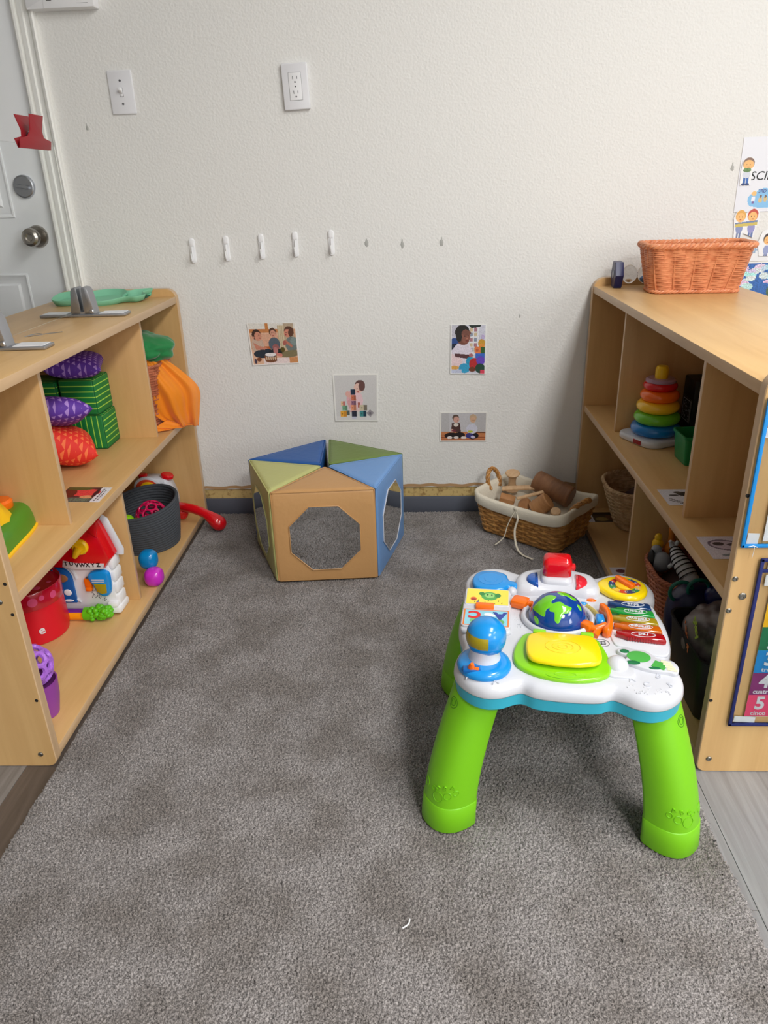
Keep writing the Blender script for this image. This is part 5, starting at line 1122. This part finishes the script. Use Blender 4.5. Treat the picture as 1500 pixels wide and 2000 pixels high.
for ch, da in (('e', .42),):
    text('printed_letter', ch, .034, 'plate', g, Matrix.Rotation(az+da, 4, 'Z') @ Matrix.Translation((.0862, 0, .045)) @ Matrix.Rotation(PI/2, 4, 'Z') @ AX['y'], bold=.0006)
for c in list(g.children):
    if c.name.startswith('printed_letter') and False: pass
# purple rattle cup and lattice ball
g = thing('purple_cup', 'matte purple cup behind the near end panel of the left cabinet', 'cup', (-.850, 1.290, B))
b = nb(); lathe(b, [(.030, 0), (.034, .002), (.042, .045), (.045, .088), (.042, .088), (.038, .045), (.028, .006)], 40); obj('cup_body', b, pm('cup_purple', (150, 70, 160), .45), g)
def lattice(name, c, r, mat, lab, cat, tw=.0042, grp=None, seed=0, sub=1):
    bm = nb(); bmesh.ops.create_icosphere(bm, subdivisions=sub, radius=1); out = nb(); rot = Euler((seed, seed*.7, seed*.3)).to_matrix()
    cells = []
    for v in bm.verts:
        fs = [f.calc_center_median().normalized() for f in v.link_faces]; cells.append(rot @ v.co)
        ax = v.co.normalized(); u = ax.orthogonal().normalized(); w = ax.cross(u); fs.sort(key=lambda p: math.atan2(p.dot(w), p.dot(u)))
        ring = []
        n = len(fs)
        for i in range(n):
            a_, b_, c_ = fs[i], fs[(i+1) % n], fs[(i+2) % n]
            m1 = (a_+b_)/2; m2 = (b_+c_)/2
            for t in (0, .25, .5, .75): ring.append(rot @ (m1*(1-t)**2+b_*.97*2*t*(1-t)+m2*t*t).normalized())
        tube(out, [p*r for p in ring], tw, 6, True)
    bm.free(); o = obj(name, out, mat, None, c, label=lab, cat=cat, group=grp); return o
lattice('lattice_ball', (-.852, 1.285, .146), .045, pm('ball_lilac', (176, 112, 220), .25), 'lilac ball with holes sitting in the purple cup', 'ball', .0056, seed=.4, sub=2)
# rope basket
g = thing('rope_basket', 'dark grey coiled rope basket in the bottom right cell of the left cabinet', 'basket', (-.906, 2.160, B))
M['rope'] = pm('charcoal_rope', (70, 74, 80), .85, bump=(500, .9, .002)); M['rope_in'] = pm('charcoal_rope_inside', (48, 50, 54), .9)
b = nb(); nr = 17
for i in range(nr):
    t = i/(nr-1); r = .098+.012*math.sin(t*PI*.55); z = .005+.0086*i
    tube(b, [(r*math.cos(q), r*math.sin(q), z*(1+.13*math.sin(q+.6))) for q in [2*PI*j/72 for j in range(72)]], .0056, 10, True)
for k in range(10): r = .006+.0098*k; tube(b, [(r*math.cos(q), r*math.sin(q), .0056) for q in [2*PI*j/40 for j in range(40)]], .0056, 8, True)
obj('rope_coil', b, 'rope', g)
lattice('lattice_ball', (-.872, 2.138, .122), .048, pm('ball_magenta', (206, 20, 84), .25), 'magenta ball with holes inside the grey rope basket', 'ball', .0030, seed=.9, sub=2)
b = nb(); ball(b, (-.935, 2.085, .122), (.024, .024, .026), 24, 16, e=.85); obj('rattle', b, pm('lime_rattle', (140, 206, 24), .3), label='lime green toy piece inside the grey rope basket', cat='toy')
b = nb(); ball(b, (-.925, 2.085, .084), .030, 24, 16); obj('toy_ball', b, pm('violet_ball', (150, 60, 160), .4), label='violet ball low in the grey rope basket under the lime piece', cat='ball')
b = nb(); tube(b, [(-.905+.018*math.cos(q), 2.088+.006*math.sin(q), .112+.020*math.sin(q)) for q in [2*PI*j/28 for j in range(28)]], .0035, 8, True); obj('toy_ring', b, pm('olive_ring', (120, 110, 30), .4), label='small olive ring between the lime piece and magenta ball', cat='toy ring')
# beads
def bead(c, r, mat, lab):
    b = nb(); ball(b, c, tuple(q*1.05 for q in r), 36, 24, e=.78); return obj('toy_bead', b, mat, label=lab, cat='toy bead', group='large snap beads on the bottom shelf')
bead((-.789, 1.874, B+.0265), (.0262, .0262, .0265), pm('bead_magenta', (206, 48, 196), .2, coat=.5), 'magenta bead in front of the grey rope basket')
bead((-.811, 1.907, B+.067), (.0262, .0245, .028), pm('bead_blue', (0, 130, 196), .2, coat=.5), 'blue bead resting above the magenta bead')
# toy telephone with red handset
g = thing('toy_telephone', 'white toy telephone with a round face dial behind the grey rope basket', 'toy telephone', (-.915, 2.335, B))
b = nb(); P = [tuple(p[:2]) for p in smoothpts([(-.075, .02, 0), (.052, .02, 0), (.064, .06, 0), (.062, .105, 0), (.048, .150, 0), (.03, .165, 0), (-.045, .165, 0), (-.07, .14, 0), (-.08, .08, 0)], 5)]; slab(b, P, -.03, .03, .012, mt=AX['y']); obj('phone_body', b, 'white', g, ang=50)
b = nb(); mt = Matrix.Translation((-.022, -.030, .134)) @ AX['y']; lathe(b, [(.048, 0), (.048, .004), (.044, .006)], 40, mt=mt, sy=.9); dl = obj('dial', b, 'white2', g)
b = nb(); lathe(b, [(.040, .005), (.040, .0065), (.038, .007)], 36, mt=mt, sy=.85); obj('dial_ring', b, pm('dial_red', (216, 72, 40), .35), dl)
b = nb(); lathe(b, [(.028, .0065), (.028, .008), (.026, .0085)], 36, mt=mt @ Matrix.Translation((.004, .002, 0)), sy=.85); obj('dial_face', b, 'yellow2', dl)
b = nb()
for dx in (-.008, .012): ball(b, (-.020+dx, -.039, .144), (.0035, .0015, .006), 12, 8)
obj('dial_eyes', b, 'black', dl)
b = nb(); lathe(b, [(.034, .0062), (.034, .0068)], 30, mt=mt @ Matrix.Translation((-.008, 0, 0)), sy=.6); obj('dial_blue', b, pm('dial_blue', (60, 130, 180), .35), dl)
b = nb(); ball(b, (.049, -.031, .128), (.006, .003, .009), 16, 10); obj('phone_eye', b, 'black', g)
b = nb(); lathe(b, [(.019, 0), (.022, .004), (.022, .012), (.018, .016)], 28, (.038, 0, .160), Matrix.Rotation(.25, 4, 'Y')); obj('cradle_knob', b, 'red', g); b = nb(); lathe(b, [(.014, 0), (.016, .010), (.012, .014)], 24, (-.045, 0, .163)); obj('cradle_knob', b, 'red', g)
b = nb(); pts = smoothpts([(-.842, 2.335, .050), (-.840, 2.325, .070), (-.820, 2.312, .076), (-.785, 2.298, .074), (-.750, 2.288, .064), (-.720, 2.282, .046), (-.700, 2.282, .026)], 6, False); n = len(pts)
rad = [.021 if i < 4 else (.016+.005*max(0, 1-(i-4)/5) if i < 12 else (.016 if i < n-12 else .016+.010*min(1, (i-n+12)/8))) for i in range(n)]
tube(b, pts, rad, 18); ball(b, (-.700, 2.282, .0275), (.0265, .0265, .0265), 24, 16); ball(b, (-.842, 2.337, .043), (.021, .020, .024), 24, 16)
obj('toy_handset', b, 'red', label='red toy telephone handset hanging off the shelf end onto the rug', cat='toy handset', ang=60)
# ================================================================== ON TOP OF THE LEFT CABINET
TT = .7735
g = thing('silicone_tray', 'sage green wavy serving tray at the far end of the left cabinet top', 'tray', (-.975, 2.300, TT+.004), rot=(.13, 0, .12))
P = [(p[0], p[1]*1.35) for p in smoothpts([(-.145, -.005, 0), (-.135, .030, 0), (-.095, .042, 0), (-.06, .030, 0), (-.03, .040, 0), (.01, .050, 0), (.05, .044, 0), (.072, .028, 0), (.10, .038, 0), (.145, .040, 0), (.122, .012, 0), (.135, -.010, 0), (.110, -.030, 0), (.075, -.028, 0), (.045, -.050, 0), (.0, -.062, 0), (-.035, -.045, 0), (-.07, -.040, 0), (-.11, -.045, 0), (-.138, -.032, 0)], 5)]
b = nb(); loft(b, P, [(0, .014), (.003, .008), (.018, .0), (.0205, .0008), (.019, .003), (.005, .010), (.004, .018)])
obj('tray_bowl', b, pm('sage_silicone', (126, 192, 158), .5), g, ang=60)
b = nb(); tube(b, smoothpts([(-.05, .030, .010), (-.045, 0, .009), (-.05, -.035, .010)], 5, False), .0045, 8); tube(b, smoothpts([(.068, .028, .012), (.06, 0, .010), (.068, -.026, .012)], 5, False), .0045, 8); obj('tray_divider', b, pm('sage_silicone_rib', (112, 180, 146), .5), g)
def clamp(loc, rz, lab, src=None):
    g = thing('panel_clamp', lab, 'metal clamp', loc, rz, group='metal feet holding the clear screen')
    b = nb(); box(b, (0, 0, .004), (.236, .050, .007), .0015); obj('foot_plate', b, 'steel', g)
    b = nb()
    for x in (-.079, .079): box(b, (x, 0, .0086), (.066, .044, .0016), .0005)
    obj('adhesive_pad', b, 'paper', g, smooth=False)
    b = nb()
    for s_ in (-1, 1):
        P = [(s_*.004, 0), (s_*.034, 0), (s_*.024, .068), (s_*.019, .076), (s_*.009, .078), (s_*.006, .074)]
        if s_ < 0: P = P[::-1]
        slab(b, P, -.020, .020, .0025, mt=AX['y'])
    box(b, (0, 0, .010), (.05, .04, .006)); obj('jaw', b, 'steel', g)
    b = nb(); lathe(b, [(.006, 0), (.0062, .002), (.004, .004), (.0, .004)], 16, (.026, -.0205, .014), AX['y'].copy(), cap1=False); obj('set_screw', b, 'chrome', g)
    return g
SX = -.918
clamp((SX, 2.035, TT), math.radians(2), 'grey metal clamp with white pads beside the green tray')
g2 = clamp((SX-.010, 1.585, TT), math.radians(2), 'grey metal clamp with white pads cut by the left edge of the photo')
b = nb(); tube(b, smoothpts([(.005, .0, .0), (.030, .006, .004), (.045, .0, .003), (.030, -.006, .002), (.012, 0, .0)], 5, False), .0012, 6); tube(b, [(.043, .001, .003), (.060, .004, .004), (.088, .002, .006)], .0011, 6)
o = obj('wire_pin', b, 'chrome', None, (SX+.012, 1.66, TT+.012), (0, 0, .2), label='thin looped metal wire pin lying behind the left edge clamp', cat='wire pin')
b = nb(); box(b, (SX, 1.755, .992), (.0028, .56, .40), .0006)
obj('clear_screen', b, 'acrylic', None, smooth=False, label='clear acrylic screen standing in the metal clamps on the left cabinet', cat='clear screen')
# red clip on the screen's top corner
g = thing('bulldog_clip', 'red bulldog clip gripping the top corner of the clear screen by the door', 'clip', (SX, 1.93, 1.192))
b = nb()
def clipside(s_):
    P = [(-.078, -.010), (.078, -.010), (.078, .010), (.040, .016), (.030, .030), (.034, .064), (-.034, .064), (-.030, .030), (-.040, .016), (-.078, .010)]
    mt = Matrix.Rotation(s_*.22, 4, 'Y') @ Matrix(((0, 0, 1, 0), (1, 0, 0, 0), (0, 1, 0, 0), (0, 0, 0, 1)))
    slab(b, P, -.0012, .0012, .0004, mt=Matrix.Translation((s_*.004, 0, 0)) @ mt)
for s_ in (-1, 1): clipside(s_)
obj('clip_jaw', b, 'redclip', g)
b = nb(); tube(b, [(.008*math.sin(q), -.018+.036*q/(12*PI), .020+.006*math.cos(q)) for q in [PI*j/6 for j in range(73)]], .0012, 6); obj('spring', b, 'chrome', g)
"""END5"""
# ================================================================== RIGHT CABINET
# sand timer lying on its side
g = thing('sand_timer', 'navy ended sand timer lying on its side behind the orange basket', 'sand timer', (.590, 2.362, .773), math.radians(-4))
def hexend(x0, x1):
    b = nb(); P = [(.043*math.cos(PI/3*i+0), .043*math.sin(PI/3*i+0)) for i in range(6)]
    mt = Matrix.Translation((x0, 0, .0380)) @ AX['x']; slab(b, P, 0, x1-x0, .0025, mt=mt); return b
M['navy_pl'] = pm('navy_plastic', (30, 34, 84), .35)
e = obj('end_cap', hexend(0, .024), 'navy_pl', g); obj('end_cap', hexend(.118, .142), 'navy_pl', g)
b = nb(); lathe(b, [(.011, 0), (.011, .001), (.009, .0014)], 24, mt=Matrix.Translation((-.0001, 0, .0380)) @ Matrix.Rotation(-PI/2, 4, 'Y')); obj('cap_dot', b, pm('dot_grey', (170, 176, 190), .4), e)
b = nb(); pr = []
for i in range(31):
    t = i/30; x = .024+.094*t; r = .004+.023*abs(math.sin(2*PI*t))**.62 if .02 < t < .98 else .012
    pr.append((r, x))
lathe(b, pr, 36, mt=Matrix.Translation((0, 0, .0380)) @ Matrix.Rotation(PI/2, 4, 'Y')); obj('glass_bulb', b, 'glass', g, ang=60)
b = nb(); ball(b, (.096, 0, .024), (.016, .014, .010), 18, 10); obj('sand', b, pm('blue_sand', (110, 140, 190), .8), g)
# stacking rings
g = thing('ring_stacker', 'rainbow stacking ring toy on a white base in the right cabinet', 'stacking rings', (.668, 2.042, S), math.radians(-65))
b = nb(); slab(b, rrect(.155, .155, .035, 7), .0005, .019, .006); obj('rocker_base', b, 'white2', g, ang=50)
b = nb(); box(b, (.02, -.0782, .010), (.032, .001, .012), .0003); obj('base_label', b, pm('label_maroon', (150, 30, 40), .5), g)
b = nb(); lathe(b, [(.020, .018), (.017, .15), (.017, .205), (.014, .212), (.0, .213)], 30, cap1=False); obj('post', b, 'yellow2', g)
z = .0195
for nm, c_, R_, r_, dx in (('blue', (0, 120, 200), .068, .0168, 0), ('green', (104, 190, 40), .0635, .0165, .002), ('yellow', (250, 200, 40), .058, .0165, .000), ('orange', (250, 110, 20), .053, .0160, .002), ('red', (216, 20, 30), .046, .0120, 0)):
    M['ring_'+nm] = pm('ring_'+nm, c_, .22, coat=.4); b = nb(); n = 48
    maj = R_-r_*1.15; rows = []
    for k in range(20):
        q = 2*PI*k/20; rows.append([Vector(((maj+r_*1.15*math.cos(q))*math.cos(2*PI*i/n)+dx, (maj+r_*1.15*math.cos(q))*math.sin(2*PI*i/n), z+r_+r_*math.sin(q))) for i in range(n)])
    rows.append(rows[0]); grid_faces(b, rows, True); bmesh.ops.remove_doubles(b, verts=b.verts, dist=1e-6)
    obj('stacking_ring', b, 'ring_'+nm, g, label=nm+' ring', ang=60); z += r_*2-.0012
b = nb(); lathe(b, [(.030, z-.002), (.041, z), (.041, z+.006), (.036, z+.010), (.018, z+.010)], 40); obj('clear_top', b, pm('pale_violet_top', (198, 160, 186), .15, trans=.3), g)
b = nb(); lathe(b, [(.016, z+.010), (.0175, z+.012), (.0175, z+.036), (.014, z+.040), (0, z+.041)], 28, cap1=False); obj('post_cap', b, 'yellow2', g)
# green bin, black box
g = thing('green_bin', 'dark green plastic bin beside the ring stacker', 'bin', (.735, 1.862, S), .02)
b = nb(); P = rrect(.120, .092, .008, 4)
rows = [[Vector((x*k, y*k, z)) for x, y in P] for k, z in ((.88, .0006), (.9, .004), (1, .070), (1.05, .071), (1.06, .078), (1.0, .0785), (.97, .074), (.86, .006))]
grid_faces(b, rows, True, True, True); obj('bin_body', b, pm('bin_green', (14, 128, 70), .4), g, ang=30)
g = thing('black_box', 'black box with a white dotted label behind the ring stacker and the green bin', 'box', (.832, 2.066, S), 0)
b = nb(); box(b, (0, 0, .086), (.15, .086, .170), .004); obj('carton', b, 'black', g)
a = Art(50, 60, (26, 26, 34)); r5 = random.Random(8); a.rect(.06, .06, .94, .94, (200, 200, 210)).rect(.1, .1, .9, .9, (30, 30, 40))
for i in range(70): a.ell(.15+.7*r5.random(), .15+.7*r5.random(), .025, .025, (190, 194, 206))
a.mesh('box_label', [(-.0756, .034, .115), (-.0756, -.034, .115), (-.0756, -.034, .045), (-.0756, .034, .045)], g, thick=.0004)
# cards on its shelves
a = Art(60, 60, (226, 226, 236)); a.ell(.60, .7, .2, .14, (60, 50, 50)).ell(.45, .8, .1, .07, (90, 80, 76)).ell(.75, .5, .16, .18, (150, 148, 160)).ell(.3, .62, .12, .05, (70, 60, 60))
for i in range(6): a.rect(.12+.05*i, .38-.05*i, .2+.05*i, .41-.05*i, (60, 60, 70)); a.rect(.1+.05*i, .28-.04*i, .16+.05*i, .31-.04*i, (60, 60, 70))
a.noise(.1, 3); card([(.566, 1.662), (.660, 1.660), (.660, 1.566), (.566, 1.566)], a, 'white card with grey drawings in front of the middle cell of the right cabinet')
a = Art(60, 60, (222, 216, 228)); a.ell(.5, .6, .38, .24, (110, 96, 120), -.2).ell(.5, .6, .33, .19, (204, 190, 206), -.2).ell(.35, .66, .12, .08, (60, 50, 60)).ell(.65, .62, .14, .06, (84, 70, 84)).rect(.55, .45, .8, .5, (60, 50, 60)).ell(.4, .16, .16, .05, (130, 140, 150)).ell(.75, .2, .08, .05, (140, 90, 110))
a.noise(.12, 4); card([(.570, 1.402), (.664, 1.402), (.664, 1.302), (.570, 1.302)], a, 'white card with a cloud shaped drawing at the near end of the right cabinet shelf')
a = Art(70, 50, (70, 50, 36)); a.rect(0, 0, .25, 1, (214, 210, 220)).rect(.08, .2, .12, .8, (90, 90, 100)).rect(.16, .3, .19, .7, (90, 90, 100)).ell(.5, .3, .2, .2, (150, 130, 80)).ell(.8, .5, .15, .3, (110, 70, 50)).rect(.25, .7, 1, 1, (30, 20, 22))
a.noise(.2, 5); card([(.562, 2.365), (.668, 2.365), (.668, 2.285), (.562, 2.285)], a, 'dark picture card with a white strip beside the pale basket on the bottom shelf', B)
a = Art(60, 50, (216, 212, 222)); a.ell(.35, .66, .18, .16, (112, 60, 70)).ell(.72, .66, .12, .14, (90, 70, 130)).ell(.5, .28, .18, .14, (84, 84, 96))
card([(.558, 1.962), (.640, 1.962), (.640, 1.893), (.558, 1.893)], a, 'white card with three dark spots on the bottom shelf of the right cabinet', B)
# pale round basket
basket('pale_basket', 'pale tapered wicker basket at the far end of the right cabinet bottom shelf', 'basket', (.735, 2.262, B), 0, .175, .140, .155, .046, 26, 21, 'wick_p', strand=.0030, amp=.0024, rim=.0062, rad=.068)
crumple('cloth_bundle', (.738, 2.268, B+.098), (.070, .060, .035), pm('dark_cloth', (84, 62, 60), .9), 8, 'brown cloth bundle inside the pale basket', 'cloth', sub=4)
b = nb(); ball(b, (.775, 2.235, B+.122), (.035, .022, .018), 16, 10); obj('toy_piece', b, pm('ochre_piece', (160, 120, 60), .6), label='ochre toy piece on the brown bundle in the pale basket', cat='toy')
# basket of toy animals
basket('animal_basket', 'reddish wicker basket crowded with toy animals on the bottom shelf, behind the activity table', 'basket', (.712, 1.715, B), 0, .175, .165, .135, .028, 26, 17, 'wick_s', strand=.0030, amp=.0024, rim=.0058, rad=.06)
b = nb(); ball(b, (.712, 1.715, B+.075), (.085, .080, .045), 20, 12); obj('toy_heap', b, pm('heap_brown', (70, 44, 40), .8), label='dark toys heaped low in the reddish basket under the animals', cat='toys', kind='stuff')
def animal(name, lab, body, stripes=None, parts=()):
    o = obj(name, body, parts[0], label=lab, cat='toy animal', group='toy animals in the reddish basket', ang=60)
    for nm, bm_, mt in parts[1:]: obj(nm, bm_, mt, o)
    return o
# zebra, nose down towards the front
b = nb(); ax = [Vector((.658, 1.742, .192)), Vector((.658, 1.722, .184)), Vector((.662, 1.702, .174)), Vector((.668, 1.682, .163)), Vector((.675, 1.664, .150))]
tube(b, smoothpts(ax, 6, False), [.010+.012*math.sin(min(1, i/18)*PI/2) for i in range(25)], 16); ball(b, (.678, 1.658, .146), (.021, .020, .019), 18, 12)
ball(b, (.656, 1.750, .196), (.009, .014, .010), 14, 10)
for p, q in (((.652, 1.744, .200), (.645, 1.744, .212)), ((.661, 1.744, .200), (.666, 1.744, .212)), ((.668, 1.676, .150), (.650, 1.660, .128)), ((.678, 1.660, .140), (.666, 1.640, .118)), ((.655, 1.712, .170), (.634, 1.700, .158))): tube(b, [p, q], [.006, .0045], 8)
st = nb(); sp = smoothpts(ax, 6, False)
for i in range(2, 24, 3):
    t = (sp[i+1]-sp[i-1]).normalized(); u = t.cross(Vector((1, 0, 0))).normalized(); w = t.cross(u); r = .0105+.012*math.sin(min(1, i/18)*PI/2)
    tube(st, [sp[i]+(u*math.cos(q)+w*math.sin(q))*r for q in [math.radians(-130+20*j) for j in range(14)]], .0017, 5)
animal('toy_zebra', 'black and white toy zebra lying on top of the reddish basket', b, None, ['white2', ('stripes', st, 'black')])
b = nb(); ball(b, (.632, 1.750, .148), (.026, .024, .028), 20, 14); ball(b, (.622, 1.768, .174), (.014, .014, .014), 14, 10); tube(b, [(.648, 1.740, .150), (.668, 1.730, .140)], [.008, .004], 8)
w = nb(); ball(w, (.607, 1.757, .152), (.008, .018, .028), 14, 10)
animal('toy_penguin', 'grey and black toy bird at the left side of the reddish basket', b, None, [pm('bird_grey', (150, 152, 160), .5), ('wing', w, 'black')])
b = nb(); ball(b, (.634, 1.800, .176), (.015, .015, .017), 18, 12); ball(b, (.634, 1.800, .196), (.010, .010, .011), 16, 10)
k = nb(); tube(k, [(.634, 1.79, .166), (.638, 1.782, .148)], [.008, .003], 10)
animal('toy_duck', 'small yellow toy duck with red below, above the grey bird', b, None, ['yellow2', ('red_foot', k, 'red')])
b = nb(); tube(b, [(.672, 1.800, .165), (.668, 1.803, .212), (.664, 1.806, .236)], [.012, .007, .006], 12); ball(b, (.660, 1.800, .242), (.007, .012, .007), 12, 8); ball(b, (.668, 1.790, .166), (.020, .020, .018), 16, 10)
for x in (.658, .666): tube(b, [(x, 1.806, .244), (x-.001, 1.808, .255)], .0016, 6)
animal('toy_giraffe', 'orange toy giraffe with a raised neck at the back of the reddish basket', b, None, [pm('giraffe_orange', (214, 126, 34), .45)])
b = nb(); ball(b, (.725, 1.725, .165), (.035, .04, .028), 20, 12); ball(b, (.714, 1.690, .178), (.015, .018, .015), 14, 10)
animal('toy_creature', 'dark red toy animal behind the zebra', b, None, [pm('maroon_toy', (112, 20, 34), .5)])
# dark toys next to the basket
g = thing('blue_toy', 'dark blue toy with green ring handles in the shade beside the reddish basket', 'toy', (.655, 1.545, B))
b = nb(); ball(b, (0, 0, .09), (.070, .055, .085), 28, 18, e=.8); obj('toy_body', b, pm('deep_blue', (10, 14, 62), .35), g)
b = nb()
for cx, cy, cz, r in ((-.045, -.01, .165, .026), (-.010, -.020, .178, .024)): tube(b, [(cx+r*math.cos(q), cy, cz+r*math.sin(q)) for q in [2*PI*j/28 for j in range(28)]], .0045, 8, True)
obj('ring_handle', b, pm('ring_teal', (16, 104, 90), .35), g)
b = nb(); ball(b, (.045, -.035, .165), (.045, .035, .034), 24, 14); obj('round_lid', b, pm('deep_blue_lid', (12, 18, 84), .3), g)
g = thing('black_bin', 'black plastic bin at the near end of the right cabinet bottom shelf', 'bin', (.650, 1.365, B))
b = nb(); P = rrect(.170, .225, .03, 6); rows = [[Vector((x*k_, y*k_, z)) for x, y in P] for k_, z in ((.84, .0005), (.86, .004), (1.0, .150), (1.03, .151), (1.03, .157), (.98, .157), (.84, .010))]
grid_faces(b, rows, True, True, True); obj('bin_body', b, pm('bin_black', (20, 20, 24), .45), g, ang=30)
bag = crumple('printed_bag', (.640, 1.370, .145), (.070, .105, .092), pm('smoky_bag', (120, 108, 108), .35, mottle=(18, (70, 60, 64), .45, .6)), 5, 'greyish crumpled bag with coloured letters stuffed in the black bin', 'bag', k=.18)
for s_, sz, mat, p, r in (('play', .034, pm('ink_lime', (170, 190, 60), .5), (.577, 1.345, .205), -1.0), ('UMOR', .024, pm('ink_orange', (224, 120, 70), .5), (.568, 1.365, .170), -1.1)):
    text('bag_lettering', s_, sz, mat, bag, Matrix.Translation(p) @ Matrix.Rotation(-PI/2-.15, 4, 'Z') @ Matrix.Rotation(r*.25, 4, 'Y') @ AX['y'] @ Matrix.Rotation(-.7, 4, 'Z'), bold=.0008)
# ================================================================== CAMERA
cam = bpy.data.cameras.new('camera'); co = bpy.data.objects.new('camera', cam); C.objects.link(co)
cam.sensor_fit = 'HORIZONTAL'; cam.sensor_width = 36; cam.lens = 1435.05/1500*36; cam.clip_start = .02
co.location = (0, 0, 1.075); co.rotation_mode = 'XYZ'; co.rotation_euler = (1.1540, .0293, .0424)
bpy.context.scene.camera = co
# ================================================================== LIGHT
def area(name, loc, rot, sx, sy, p, col=(1, 1, 1)):
    l = bpy.data.lights.new(name, 'AREA'); l.shape = 'RECTANGLE'; l.size = sx; l.size_y = sy; l.energy = p; l.color = col
    o = bpy.data.objects.new(name, l); o.location = loc; o.rotation_euler = rot; C.objects.link(o); return o
area('ceiling_light', (1.08, .60, 2.58), (0, 0, 0), .5, 1.2, 38, (1, .99, .97))
area('ceiling_light', (1.05, -1.5, 2.58), (0, 0, 0), .5, 1.2, 76, (1, .99, .97))
area('ceiling_light', (2.4, -.3, 2.58), (0, 0, 0), .6, 1.2, 22, (1, .99, .97))
area('window_daylight', (3.14, -2.07, 1.5), (0, math.radians(90), 0), 1.3, 1.15, 36, (.94, .97, 1))
w = bpy.data.worlds.new('world'); bpy.context.scene.world = w; w.use_nodes = True
w.node_tree.nodes['Background'].inputs['Color'].default_value = (.8, .9, 1, 1); w.node_tree.nodes['Background'].inputs['Strength'].default_value = .5
sc = bpy.context.scene; vs = sc.view_settings; vs.view_transform = 'Standard'; vs.look = 'None'; vs.gamma = 1; vs.use_curve_mapping = False; vs.exposure = 0.10
sc.cycles.max_bounces = 10; sc.cycles.diffuse_bounces = 6; sc.cycles.transparent_max_bounces = 12
